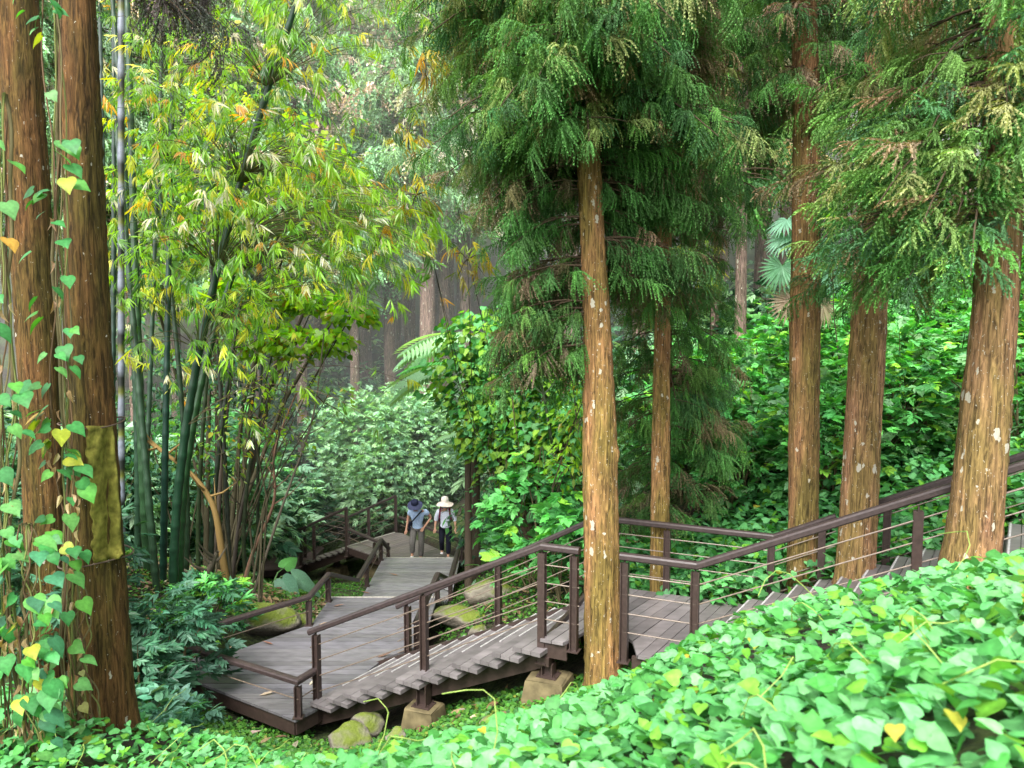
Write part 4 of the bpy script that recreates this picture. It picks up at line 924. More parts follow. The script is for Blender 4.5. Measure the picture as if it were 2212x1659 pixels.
# fan palm
def fan_leaf(seed=0):
    parts = []; rr = random.Random(seed)
    for k in range(26):
        a = -2.5+5.0*k/25; parts.append(xf(T_lance(.055, .02, .22), (0, 0, 0), a, rr.uniform(-.05, .05), 0, .92+.08*math.cos(a), rr.uniform(.8, 1.15)))
    return combine(parts)
FAN = fan_leaf()
q = gl(1748, 700, 14.5); pc = Q(1748, 560, 14.5)
t = thing('fan_palm', 'fan palm with round pleated leaves peeking out on both sides of the scarred trunk', 'palm', q)
m = MB(); addtube(m, [q, (q[0]+.03, q[1], (q[2]+pc[2])/2), pc], [.09, .08, .08], 10, (.10, .07, .045)); m.build('trunk', M['twig'], t, smooth=True)
for (u, v, L, yaw, pit, rl_, c) in ((1700, 475, .42, 160, -.6, .3, (.12, .26, .17)), (1697, 512, .40, 190, -.9, .2, (.14, .30, .20)), (1690, 575, .47, 200, -1.25, .2, (.10, .24, .13)), (1785, 520, .42, 10, -.8, -.2, (.12, .27, .17)), (1790, 590, .45, -20, -1.2, 0, (.10, .24, .14)), (1712, 648, .45, 215, -1.3, 0, (.28, .21, .15)), (1775, 655, .45, -30, -1.3, 0, (.25, .21, .13)), (1730, 640, .42, 240, -1.2, 0, (.10, .2, .10))):
    e = Q(u, v, 14.2); m = MB()
    scatter(m, FAN, np.array([e]), rot(np.array([rad(-90+(25 if yaw < 90 and yaw > -90 else -25))]), np.array([pit]), np.array([rl_])), L*1.15, np.array([c])*1.1); addtube(m, [pc, (pc+e)/2+np.array([0, 0, .1]), e], .012, 5, (.12, .22, .08))
    m.build('fan_leaf', M['leaf'], t)
# giant-leaved taro near the far stairs
q = gl(585, 1262, 17.0); t = thing('taro_plant', 'large arrow-leaved plant with sagging grey-green blades left of the far stairs', 'plant', q)
BIG = T_heart(.03, .55, False)
for k, (yaw, pit, L, c) in enumerate(((-.1, .1, 1.0, (.13, .27, .17)), (3.0, .25, .8, (.15, .28, .18)), (-.75, -.1, 1.0, (.10, .24, .15)), (1.2, .9, .8, (.08, .25, .06)), (-2.2, .1, .7, (.07, .2, .08)))):
    d_ = np.array([math.cos(yaw), math.sin(yaw), .7]); e = np.array(q)+d_*.5
    m = MB(); scatter(m, (BIG[0]*(1, .62, 1), BIG[1], BIG[2]), np.array([e]), rot(np.array([yaw]), np.array([pit-.45]), np.array([.5])), L*.8, np.array([c])); m.build('leaf', M['leaf'], t)
    m = MB(); addtube(m, [q, (np.array(q)+e)/2+np.array([0, 0, .12]), e], [.02, .016, .01], 6, (.10, .22, .07)); m.build('leaf_stalk', M['leaf'], t)
# ------------------------------------------------------------------ bamboo
def culm_mesh(path, r0, r1, col, bands=False, node=.38):
    p = np.array(path, float); seg = np.linalg.norm(np.diff(p, axis=0), axis=1); L = np.concatenate([[0], np.cumsum(seg)])
    tot = L[-1]; st = []; q = 0
    while q < tot:
        for o in ((0, .004, .16, .17, .26, node-.006) if bands else (0, .012, .03, node*.5, node-.012)): 
            if q+o < tot: st.append((q+o, o))
        q += node
    st.append((tot, node*.5)); S = np.array([a for a, _ in st]); O = np.array([b for _, b in st])
    pos = np.stack([np.interp(S, L, p[:, c]) for c in range(3)], -1)
    # smooth the axis
    for _ in range(8): pos[1:-1] = (pos[:-2]+2*pos[1:-1]+pos[2:])/4
    rr = (r0+(r1-r0)*S/tot)*np.where(O < .001, 1.14, np.where(O < .02, 1.10, 1.0))
    v, f = tube(pos, rr, 12); c = np.repeat(np.array([col])*np.ones((len(S), 1)), 12, 0)
    if bands:
        cc = np.array([(.14, .155, .19) if o <= .165 else (.10, .11, .015) if o <= .2 else (.012, .014, .012) for o in O]); c = np.repeat(cc, 12, 0)
    else:
        cc = np.array([np.array(col)*(1.3 if .001 < o < .02 else .75 if o < .001 else 1)*(.7, .85, .75) for o in O]); c = np.repeat(cc, 12, 0)
    m = MB(); m.add(v, f, c); return m
culms = []
spec = [ # (base u,v) , mid, top, depth, width px, colour
    ((322, 1290), (300, 800), (275, 0), 13.2, 19, (.035, .085, .035)),
    ((262, 1290), (262, 700), (262, -40), 11.5, 13, None),
    ((352, 1260), (360, 800), (372, 200), 13.0, 15, (.012, .05, .035)),
    ((372, 1250), (430, 760), (655, -40), 12.0, 20, (.015, .055, .028)),
    ((385, 1245), (420, 900), (540, 500), 12.3, 18, (.03, .09, .03)),
    ((340, 1300), (310, 950), (250, 250), 12.6, 16, (.04, .08, .045)),
    ((300, 1280), (288, 700), (240, -40), 13.8, 15, (.03, .07, .04)),
    ((238, 1240), (245, 700), (245, -40), 14.2, 12, (.03, .06, .045)),
    ((310, 1240), (325, 800), (350, 100), 14.5, 11, (.05, .09, .06)),
    ((400, 1260), (395, 900), (330, 300), 13.5, 12, (.03, .06, .03)),
    ((430, 1270), (440, 900), (500, 300), 14.0, 10, (.05, .07, .03)),
    ((560, 1240), (560, 900), (590, 500), 15.5, 8, (.04, .05, .025)),
    ((222, 1260), (228, 800), (215, 0), 15.0, 12, (.05, .08, .06)),
    ((535, 1260), (540, 1000), (640, 560), 15.0, 9, (.05, .06, .03)),
    ((495, 1250), (480, 900), (440, 400), 14.6, 11, (.05, .05, .04)),
    ((455, 1260), (470, 1000), (520, 650), 14.2, 12, (.03, .04, .025)),
]
BL = 'slim bamboo stem in the clump behind the wrapped trunk'
blab = {0: 'thick green bamboo stem at the left of the clump', 1: 'upright black-and-white banded bamboo stem right beside the wrapped trunk', 2: 'straight dark blue-green bamboo stem in the middle of the clump', 3: 'long dark bamboo stem leaning far right up to the top of the view', 4: 'green bamboo stem leaning right beneath the long leaning one', 5: 'mottled green bamboo stem leaning left'}
for k, (a, b, c, d, w, col) in enumerate(spec):
    q0 = Q(*a, d); q0[2] = gz1(q0[0], q0[1])-.05
    q1 = Q(*b, d+.1); q2 = Q(*c, d-.2 if k == 3 else d+.4)
    path = []
    for t_ in np.linspace(0, 1, 9): path.append(q0*(1-t_)**2+2*t_*(1-t_)*(2*q1-.5*(q0+q2))*1.0+q2*t_*t_)
    t = thing('bamboo_stem', blab.get(k, BL), 'bamboo', q0, None if k in blab else 'slim bamboo stems of the clump'); r_ = w/F*d/2
    if col is None: m = culm_mesh(path, r_, r_, (.02, .02, .02), True, .64)
    else: m = culm_mesh(path, r_, r_*.6, tuple(np.array(col)*.6))
    m.build('culm', M['culm'], t, smooth=True); culms.append((t, np.array(path)))
# leaf targets over the bamboo canopy (space around the clump), assigned to the nearest culm
r = random.Random(21)
def in_canopy(u, v):
    if v < 0: return 0 if u > 960 else .7
    top = .30 if (620 < u < 930 and 130 < v < 300) else 1
    if u > 930 or u < 230: return 0
    lim = np.interp(u, [230, 420, 560, 640, 760, 830, 930], [600, 700, 760, 620, 600, 560, 540])
    if u > 640 and v < 300: return .45 if v < 110 else .18
    if u > 640: # right-hand lobe: 
        return .9 if v > np.interp(u, [640, 700, 800, 930], [230, 330, 430, 500]) and v < lim else .05
    return .95 if v < lim else (.3 if v < lim+180 else 0)
tg = {k: [] for k in range(len(culms))}
cnt = 0
while cnt < 720:
    if cnt % 4 == 0:
        a_ = r.random(); u = 640+290*a_+r.gauss(0, 18); v = (360+150*a_+r.gauss(0, 45)) if r.random() < .7 else 540+r.gauss(0, 45)+40*math.sin(a_*3)
    else:
        u = r.uniform(230, 935); v = r.uniform(-120, 950)
        if r.random() > in_canopy(u, v): continue
    d = r.uniform(9.8, 15); q = Q(u, v, d); best = min(range(len(culms)), key=lambda k: np.min(np.linalg.norm((culms[k][1]-q)*(1, .5, 1), axis=1))+(9 if k == 1 else 0)); tg[best].append(q); cnt += 1
for k, (t, path) in enumerate(culms):
    if not tg[k]: continue
    fol, wood = MB(), MB(); rr = np.random.default_rng(k)
    for q in tg[k]:
        j = int(np.argmin(np.abs(path[:, 2]-(q[2]-.35)))); b_ = path[max(0, min(len(path)-1, j))]
        mid = (b_+q)/2+np.array([0, 0, .30*np.linalg.norm(q-b_)]); tt = np.linspace(0, 1, 7)[:, None]
        pts_ = b_*(1-tt)**2+2*tt*(1-tt)*mid+q*tt*tt; addtube(wood, pts_, np.linspace(.007, .003, 7), 4, (.08, .11, .035) if rr.random() < .7 else (.09, .07, .035))
        dv = pts_[-1]-pts_[-2]; yaw = math.atan2(dv[1], dv[0]); n_ = int(rr.integers(3, 5)); pos = pts_[-1]+rr.normal(0, .09, (n_, 3))-np.array([[0, 0, .02]])
        for a in range(n_):
            if a: pos[a] = pts_[int(rr.integers(4, 7))]+rr.normal(0, .05, 3)
            scatter(fol, SP_BAMB[int(rr.integers(0, 4))], pos[a:a+1], rot(np.array([yaw+rr.normal(0, .8)]), np.array([rr.normal(-.35, .35)]), np.array([rr.normal(0, .4)])), rr.uniform(.16, .26), palette(1, BAMB, .25))
    wood.build('twigs', M['twig'], t); fol.build('leaves', M['bamboo_leaf'], t)
# lime-leaved climbers behind the bamboo
def climber(label, lst, n, L, pal, seed, base, mat='bamboo_leaf', T=None, name='leafy_climber', cat='climber', tr=.03):
    bl = blobs(lst); t = thing(name, label, cat, base); m = MB(); region_leaves(m, T or [HEART], bl, n, L, pal, seed); m.build('leaves', M[mat], t)
    m = MB(); b_ = np.array(base, float); rr = random.Random(seed)
    for c in bl:
        e = np.array(c[:3]); bo = b_+np.array([rr.uniform(-.5, .5), rr.uniform(-.3, .3), 0]); addtube(m, [bo, (bo+e)/2+np.array([rr.uniform(-.3, .3), 0, .3]), e], [tr*.75, tr*.5, tr*.3], 6, (.055, .048, .026))
        for _ in range(5):
            e2 = e+np.array([rr.uniform(-1, 1)*c[3], rr.uniform(-1, 1)*c[4], rr.uniform(-1, 1)*c[5]]); addtube(m, [e, (e+e2)/2+np.array([0, 0, .05]), e2], [.012, .008, .004], 4, (.055, .048, .026))
    m.build('stems', M['twig'], t, smooth=True); return t
climber('lime-green climber with broad leaves arching over the stairs in the centre-left', [(600, 640, 15, 60, 40), (680, 655, 15, 70, 30), (760, 680, 14.5, 60, 28), (560, 730, 15.5, 60, 50), (640, 740, 15, 70, 40), (720, 740, 14.6, 50, 30), (500, 650, 15.5, 50, 60)], 1500, .15, LIME, 71, gl(520, 1200, 15.5))
climber('tall lime-leaved tree crown glowing behind the bamboo', [(700, 360, 17, 80, 60), (640, 290, 17, 60, 60), (560, 420, 17.5, 90, 90), (760, 430, 17, 60, 45), (450, 500, 18, 90, 100), (350, 420, 18, 80, 120), (620, 520, 17, 90, 60), (480, 250, 18, 90, 70), (330, 620, 18, 60, 80), (830, 500, 16.6, 50, 30)], 2500, .17, LIME+[(3, (.12, .26, .05))], 72, gl(480, 1150, 18), T=[HEART, OVAL], name='lime_leaved_tree', cat='tree', tr=.09)
climber('tangle of thin twigs and sparse leaves below the climber, beside the bamboo', [(620, 850, 13.6, 90, 60), (540, 900, 13.6, 80, 80), (700, 870, 13.4, 70, 50), (480, 980, 13.8, 60, 70), (620, 960, 13.5, 50, 50)], 420, .12, BAMB+LIME, 73, gl(560, 1280, 13.6), T=[OVAL, LANCE], name='twiggy_shrub', cat='shrub')
climber('dark-leaved tree in shade right behind the bamboo stems', [(300, 800, 17, 80, 110), (400, 850, 17, 90, 90), (500, 820, 17.5, 60, 60), (300, 1010, 16.5, 70, 90), (420, 1030, 17, 90, 80)], 1700, .15, SHRUB_DK+[(2, (.10, .22, .04))], 74, gl(380, 1200, 17), T=[OVAL, LANCE], mat='leaf', name='shade_tree', cat='tree')
climber('yellow-leaved drooping bamboo sprays at the left edge of the golden tree crown', [(880, 300, 10.5, 40, 60), (900, 420, 10.5, 40, 50), (1010, 560, 11, 45, 40), (920, 140, 10.5, 40, 50)], 90, .2, [(2, (.42, .36, .05)), (2, (.22, .34, .04)), (1, (.4, .25, .04))], 75, gl(1120, 1100, 16.2), T=SP_BAMB, name='drooping_bamboo', cat='bamboo', tr=.012)
climber('yellow-green bamboo tuft glowing right of the young conifer', [(1500, 560, 14, 50, 50), (1535, 600, 14, 35, 45)], 60, .2, [(2, (.38, .40, .05)), (2, (.20, .36, .04))], 76, gl(1510, 1000, 14), T=SP_BAMB, name='drooping_bamboo', cat='bamboo', tr=.02)
climber('small bright lime climber right of the scarred trunk', [(1795, 395, 13.5, 26, 28), (1800, 470, 13.5, 20, 25)], 90, .13, [(2, (.25, .5, .04))], 77, gl(1800, 1000, 13.5), tr=.02)
climber('dark feathery climbers hanging behind the near stair rail', [(1110, 1110, 15.5, 90, 90), (1210, 1100, 14.5, 60, 100), (1020, 1130, 17, 50, 60)], 800, .17, SHRUB_DK+SHRUB[:1], 78, gl(1120, 1200, 15.5), T=[LANCE, OVAL], mat='leaf')
climber('yellow-green tree fern-like foliage peeking left of the golden trunk', [(1245, 900, 12.5, 40, 90), (1225, 1010, 12.5, 40, 60)], 260, .14, LIME, 79, gl(1240, 1200, 12.5), T=[LANCE])
# thin bent saplings beside the bamboo
def sapling(label, pts_px, d, r0, col, group=None):
    path = [Q(u, v, d) for u, v in pts_px]; path[0][2] = gz1(path[0][0], path[0][1])-.05
    P_ = np.array(path); tt = np.linspace(0, len(P_)-1, 24); pos = np.stack([np.interp(tt, np.arange(len(P_)), P_[:, c]) for c in range(3)], -1)
    for _ in range(5): pos[1:-1] = (pos[:-2]+2*pos[1:-1]+pos[2:])/4
    t = thing('sapling', label, 'sapling', path[0], group); m = MB(); addtube(m, pos, np.linspace(r0, r0*.35, 24), 9, col); m.build('trunk', M['twig'], t, smooth=True)
    m = MB(); rr = random.Random(int(d*100))
    for k in range(7):
        b_ = pos[rr.randint(8, 22)]; e = b_+np.array([rr.uniform(-.7, .7), rr.uniform(-.4, .4), rr.uniform(.1, .7)]); addtube(m, [b_, (b_+e)/2+np.array([0, 0, -.06]), e], [r0*.35, r0*.25, .003], 5, col)
    m.build('branches', M['twig'], t)
sapling('mustard-brown bent sapling standing left of the low zigzag rail', [(498, 1300), (480, 1200), (465, 1090), (415, 1020), (300, 940)], 13.4, .075, (.20, .13, .045))
sapling('thin reddish stem leaning left of the far stairs', [(520, 1290), (545, 1190), (600, 1080), (585, 980), (640, 850)], 14.4, .04, (.16, .09, .06))
sapling('dark stem rising behind the mustard-brown sapling', [(455, 1290), (470, 1150), (478, 1000), (500, 800), (510, 640)], 14.8, .06, (.07, .055, .04))
sapling('slim grey stem crossing the twigs toward the upper right', [(540, 1280), (600, 1120), (680, 900), (700, 720)], 14.0, .03, (.13, .11, .08))
sapling('slanting dark stem between the bamboo and the far stairs', [(500, 1270), (520, 1100), (560, 940), (570, 820)], 15.2, .045, (.06, .05, .04))
sapling('short stubby log leaning at the bamboo foot', [(425, 1300), (470, 1190)], 13.0, .09, (.10, .085, .06))
sapling('thin bare stem left of the yellow foliage by the golden trunk', [(1225, 1200), (1200, 1000), (1165, 800)], 13.4, .05, (.05, .07, .035))
# ------------------------------------------------------------------ vines on the left
def hanging_vine(label, line, d, nleaf, L, seed, pal, spread=26, sidex=0):
    path = [Q(u, v, d) for u, v in line]; P_ = np.array(path); rr = random.Random(seed)
    tt = np.linspace(0, len(P_)-1, 40); pos = np.stack([np.interp(tt, np.arange(len(P_)), P_[:, c]) for c in range(3)], -1)
    t = thing('hanging_vine', label, 'vine', pos[-1]); m = MB()
    for k in range(9):
        o = np.array([rr.uniform(-.05, .05), rr.uniform(-.05, .03), 0]); w = np.array([[math.sin(i*.35+k)*.030+math.sin(i*.9+k*2)*.014+o[0], o[1]+math.cos(i*.3+k)*.012, 0] for i in range(40)])
        addtube(m, pos+w, .006 if k else .014, 5, [(.13, .11, .05), (.12, .075, .04), (.15, .17, .05)][k % 3])
    m.build('stems', M['twig'], t, smooth=True)
    m = MB(); n = nleaf; ii = np.array([rr.uniform(0, 39) for _ in range(n)]); pp = np.stack([np.interp(ii, np.arange(40), pos[:, c]) for c in range(3)], -1)
    sd = np.array([rr.choice((-1, 1)) for _ in range(n)]); k = d/F*spread
    pp[:, 0] += sd*np.array([rr.uniform(.2, 1.3) for _ in range(n)])*k; pp[:, 1] -= np.array([rr.uniform(.02, .2) for _ in range(n)])
    yaw = np.where(sd > 0, -.5, math.pi+.5)+np.array([rr.uniform(-.6, .5) for _ in range(n)]); pit = np.array([rr.uniform(-.9, -.15) for _ in range(n)]); ro = np.array([rr.uniform(-.2, .9)*s for s in sd])
    scatter(m, T_heart(.08, .35, True), pp, rot(yaw, pit, ro), L*np.array([rr.uniform(.6, 1.2) for _ in range(n)]), palette(n, pal)); m.build('leaves', M['vine'], t, smooth=True)
    m = MB(); n = nleaf//3+3; ii = np.array([rr.uniform(10, 39) for _ in range(n)]); pp = np.stack([np.interp(ii, np.arange(40), pos[:, c]) for c in range(3)], -1)+np.array([[rr.uniform(-1, 1)*k*.8, -.06, 0] for _ in range(n)])
    scatter(m, T_lance(.2, .2, .6), pp, rot(np.array([rr.uniform(0, 6.28) for _ in range(n)]), np.full(n, -1.1), np.array([rr.uniform(-1, 1) for _ in range(n)])), .09, palette(n, [(1, (.34, .22, .12)), (1, (.42, .32, .18))])); m.build('dead_leaves', M['leaf'], t)
VP = [(5, (.05, .22, .06)), (3, (.08, .28, .04)), (2, (.11, .30, .08)), (1.0, (.30, .34, .03)), (.2, (.36, .22, .04))]
hanging_vine('thick vine with drooping heart leaves climbing between the two left trunks', [(118, -20), (128, 300), (135, 600), (140, 900), (150, 1100), (150, 1400), (165, 1640)], 5.85, 105, .125, 1, VP, 40)
hanging_vine('vine curtain at the very left edge of the view', [(-10, 200), (5, 560), (12, 900), (5, 1200), (30, 1660)], 5.5, 80, .125, 2, VP, 50)
hanging_vine('leafy vine mass low at the left, beside the trunk foot', [(60, 1130), (70, 1300), (60, 1480), (90, 1680)], 5.4, 95, .13, 3, VP+[(3, (.05, .18, .09))], 70)
hanging_vine('thin dried vine trailing down the face of the wrapped trunk', [(160, 1180), (172, 1320), (178, 1450), (205, 1590)], 5.92, 5, .07, 4, [(1, (.3, .3, .1))], 14)
# mossy sheet tied round the left trunk
t = thing('mossy_sheet', 'moss-covered yellow-green sheet wrapped round the left trunk', 'tree guard', Q(230, 1205, 6.1))
m = MB(); rows, cols_ = 34, 12; V = []
for i_ in range(rows):
    v_ = 920+(1215-920)*i_/(rows-1); uL = np.interp(v_, [920, 940, 960, 1030, 1215], [186, 189, 186, 194, 203]); uR = np.interp(v_, [920, 1000, 1100, 1185, 1200, 1215], [243, 251, 259, 262, 267, 258])
    z_ = Q(200, v_+ (0 if i_ < rows-1 else 0), 6.1)[2]; (cx_, cy_), rr_ = tk6.at(z_)
    for j_ in range(cols_):
        u_ = uL+(uR-uL)*j_/(cols_-1)+(3*math.sin(i_*1.7)+2*math.sin(i_*.6) if j_ == 0 else 0); vv = v_-(8*j_/(cols_-1) if i_ > rows-3 else 0)
        x_ = (u_-1106)/F*6.12; dx = np.clip((x_-cx_)/(rr_*1.3), -.97, .97); y_ = cy_-rr_*1.62*math.sqrt(1-dx*dx)-.02-.012*math.sin(i_*.7+j_)-(.05 if i_ > rows-4 else 0)*(j_/cols_)
        q = Q(u_, vv, y_); V.append(q)
Fq = [[i_*cols_+j_, i_*cols_+j_+1, (i_+1)*cols_+j_+1, (i_+1)*cols_+j_] for i_ in range(rows-1) for j_ in range(cols_-1)]
m.add(V, np.array(Fq), (.16, .15, .03)); sh = m.build('sheet', M['moss'], t, smooth=True)
md = sh.modifiers.new('thick', 'SOLIDIFY'); md.thickness = .02; md.offset = 0
m = MB()
for zz, sl_ in ((Q(200, 920, 6.1)[2], .015), (Q(200, 1216, 6.1)[2], -.02)):
    m = MB(); (cx_, cy_), rr_ = tk6.at(zz); a = np.linspace(0, 2*math.pi, 40); rr_ = rr_*1.10+.03; addtube(m, np.stack([cx_+rr_*np.cos(a), cy_+rr_*np.sin(a)*1.3, zz+sl_*np.sin(a*2)], -1), .007, 5, (.10, .07, .05))
    m.build('tie_wire', M['twig'], t)
# ------------------------------------------------------------------ people
def skin(name, verts, edges, radii, mat, col, parent, loc, sub=2, root=0):
    me = bpy.data.meshes.new(name); me.from_pydata([tuple(v) for v in verts], edges, []); o = bpy.data.objects.new(name, me); COL.objects.link(o)
    sk = o.modifiers.new('s', 'SKIN'); sk.use_smooth_shade = True; sk.branch_smoothing = .6
    for i_, rr_ in enumerate(radii):
        d_ = me.skin_vertices[0].data[i_]; d_.radius = rr_ if isinstance(rr_, tuple) else (rr_, rr_); d_.use_root = (i_ == root)
    ss = o.modifiers.new('u', 'SUBSURF'); ss.levels = sub; ss.render_levels = sub
    bpy.context.view_layer.update(); dg = bpy.context.evaluated_depsgraph_get(); ev = o.evaluated_get(dg); m2 = bpy.data.meshes.new_from_object(ev)
    bpy.data.objects.remove(o)
    V = np.array([v.co[:] for v in m2.vertices])+np.array(loc); m = MB(); m.add(V, [list(p.vertices) for p in m2.polygons], col); return m.build(name, mat, parent, smooth=True)
def lathe(mb, c, prof, n, col, tilt=(0, 0), wav=0, wf=3):
    V = []; R = Matrix.Rotation(tilt[0], 3, 'X')@Matrix.Rotation(tilt[1], 3, 'Y')
    for k, (r_, z_) in enumerate(prof):
        for j_ in range(n):
            a = 2*math.pi*j_/n; w_ = wav*math.sin(wf*a+.6)*max(0, (r_-.11))/.1
            V.append(np.array(R@Vector((r_*math.cos(a), r_*math.sin(a)*.95, z_+w_)))+c)
    f = [[k*n+j_, k*n+(j_+1) % n, (k+1)*n+(j_+1) % n, (k+1)*n+j_] for k in range(len(prof)-1) for j_ in range(n)]
    mb.add(V, np.array(f), col)
def person(label, loc, J, hat, cols, kind):
    loc = np.array(loc); t = thing('person', label, 'person', loc)
    SKN = (.50, .27, .18)
    # body: one surface
    V = []; E = []; R = []
    def add(p, r_, par=None):
        V.append(p); R.append(r_); 
        if par is not None: E.append((par, len(V)-1))
        return len(V)-1
    pel = add(J['pelvis'], .085); sp_ = add(J['spine'], .085, pel); ch = add(J['chest'], .10, sp_); nb_ = add(J['neck'], .052, ch); hd0 = add(J['head'] - np.array([0, -.005, .06]), .066, nb_); hd1 = add(J['head'], .084, hd0); hd2 = add(J['head']+np.array([0, .01, .08]), .066, hd1)
    hands = []
    for s in (0, 1):
        sh_ = add(J['sh'][s], .055, ch); el = add(J['el'][s], .040, sh_); w_ = add(J['wr'][s], .026, el); dv = J['wr'][s]-J['el'][s]; dv = dv/np.linalg.norm(dv); pm = J['wr'][s]+dv*.05+J.get('hoff', np.zeros(3)); pa = add(pm, (.036, .022), w_)
        side = np.cross(dv, (0, 1, 0)); side /= np.linalg.norm(side)+1e-9
        for q_, (ln, o_) in enumerate(((.07, -.026), (.078, -.009), (.074, .009), (.058, .024))):
            k0_ = add(pm+dv*.035+side*o_, .009, pa); k1_ = add(pm+dv*(.035+ln*.5)+side*o_*1.1+np.array([0, -.008, 0]), .0085, k0_); add(pm+dv*(.035+ln)+side*o_+np.array([0, -.022, 0]), .007, k1_)
        th_ = add(pm-side*.032*(1 if s else -1)+np.array([0, -.015, 0]), .011, pa); add(pm-side*.045*(1 if s else -1)+dv*.04+np.array([0, -.025, 0]), .009, th_)
        hp = add(J['hip'][s], .065, pel); kn = add(J['kn'][s], .05, hp); an = add(J['an'][s], .038, kn); add(J['an'][s]+np.array([0, -.10, -.045]), .034, an)
    skin('body', V, E, R, M['skin'], SKN, t, loc, 1)
    # face details and hair
    m = MB(); h = J['head']+loc
    addtube(m, [h+np.array([0, -.082, .0]), h+np.array([0, -.106, -.03])], [.010, .014], 6, SKN)
    for s in (-1, 1): addtube(m, [h+np.array([s*.083, .0, .02]), h+np.array([s*.09, .005, -.03])], [.016, .010], 6, SKN)
    m.build('face', M['skin'], t)
    m = MB()
    for s in (-1, 1): addtube(m, [h+np.array([s*.030, -.080, .018]), h+np.array([s*.030, -.088, .018])], [.010, .007], 6, (.02, .015, .012))
    m.build('eyes', M['cloth'], t)
    m = MB(); lathe(m, h+np.array([0, .018, -.03]), [(.07, -.05), (.093, .0), (.092, .05), (.06, .10)], 14, (.015, .012, .012)); m.build('hair', M['cloth'], t, smooth=True)
    # shirt
    V = [J['pelvis']+np.array([0, -.005, -.11]), J['spine'], J['chest'], J['neck']-np.array([0, -.01, .035])]; E = [(0, 1), (1, 2), (2, 3)]; R = [(.178, .142), (.158, .132), (.172, .128), (.062, .06)]
    for s in (0, 1):
        V.append(J['sh'][s]); R.append(.085); E.append((2, len(V)-1)); f_ = cols['sleeve']; e_ = J['sh'][s]+(J['el'][s]-J['sh'][s])*min(1, f_); V.append(e_); R.append(.074 if f_ < 1 else .062); E.append((len(V)-2, len(V)-1))
        if f_ > 1: V.append(J['el'][s]+(J['wr'][s]-J['el'][s])*(f_-1)); R.append(.056); E.append((len(V)-2, len(V)-1))
    skin('shirt', V, E, R, M['cloth'], cols['shirt'], t, loc, 2, 1)
    V = [J['pelvis']+np.array([0, -.01, .10])]; E = []; R = [(.150, .12)]
    for s in (0, 1):
        a = len(V); V += [J['hip'][s]-np.array([0, 0, .02]), (J['hip'][s]+J['kn'][s])/2, J['kn'][s], (J['kn'][s]+J['an'][s])/2, J['an'][s]+np.array([0, .0, .03])]; w_ = cols['legw']; R += [.105, .088*w_, .075*w_, .070*w_, .068*w_]; E += [(0, a), (a, a+1), (a+1, a+2), (a+2, a+3), (a+3, a+4)]
    skin('trousers', V, E, R, M['cloth'], cols['trousers'], t, loc, 2)
    for s in (0, 1):
        a = J['an'][s]; skin('shoe', [a+np.array([0, .045, -.045]), a+np.array([0, -.03, -.045]), a+np.array([0, -.13, -.055])], [(0, 1), (1, 2)], [(.045, .04), (.048, .042), (.042, .028)], M['cloth'], cols['shoe'], t, loc, 1, 1)
    # hat
    m = MB(); c = h+hat['off']; lathe(m, c, hat['brim'], 28, hat['cb'], hat['tilt'], hat['wav']); ho = m.build('hat', M['cloth'], t, smooth=True)
    m = MB(); lathe(m, c, hat['crown'], 28, hat['cc'], hat['tilt']); m.build('hat_crown', M['cloth'], ho, smooth=True)
    return t, h
A_ = np.array
J = dict(pelvis=A_([0, 0, .93]), spine=A_([.0, -.04, 1.12]), chest=A_([.0, -.10, 1.32]), neck=A_([-.02, -.17, 1.46]), head=A_([-.035, -.25, 1.56]),
         sh=[A_([-.19, -.12, 1.40]), A_([.20, -.10, 1.40])], el=[A_([-.25, -.05, 1.14]), A_([.36, .04, 1.18])], wr=[A_([-.28, -.15, .93]), A_([.20, -.12, .97])],
         hip=[A_([-.10, 0, .88]), A_([.10, 0, .88])], kn=[A_([-.12, -.20, .54]), A_([.10, -.03, .49])], an=[A_([-.13, -.16, .23]), A_([.07, .04, .09])])
man, mh = person('man in a pale blue T-shirt and floppy dark hat looking down, hand on hip', (-2.52, 20.0, ZD3), J,
    dict(off=A_([0, -.01, .06]), brim=[(.205, -.055), (.17, -.03), (.12, .0), (.098, .012)], crown=[(.100, .008), (.101, .06), (.094, .10), (.06, .125), (.005, .13)], cb=(.055, .062, .12), cc=(.018, .022, .05), tilt=(.55, -.05), wav=.018),
    dict(sleeve=.55, shirt=(.40, .53, .74), trousers=(.14, .13, .12), legw=1.12, shoe=(.75, .74, .72)), 'man')
m = MB(); lc = np.array((-2.52, 20.0, ZD3)); pts_ = [A_([.15, -.20, 1.43]), A_([.06, -.255, 1.34]), A_([-.06, -.245, 1.20]), A_([-.165, -.19, 1.08]), A_([-.19, -.06, 1.03])]
for a, b in zip(pts_[:-1], pts_[1:]): beam(m, a+lc, b+lc, .035, .010, (.012, .015, .03), up=(0, -1, .1))
sb_ = thing('shoulder_bag', 'dark cross-body bag whose strap crosses the man in the blue T-shirt', 'bag', lc+A_([-.2, .02, .95]))
m.build('strap', M['cloth'], sb_)
m = MB(); bb = lc+A_([-.20, .03, .95]); prism(m, [(bb[0]-.04, bb[1]-.09), (bb[0]+.04, bb[1]-.09), (bb[0]+.05, bb[1]+.09), (bb[0]-.05, bb[1]+.09)], bb[2]-.1, bb[2]+.1, (.012, .015, .03)); m.build('pouch', M['cloth'], sb_)
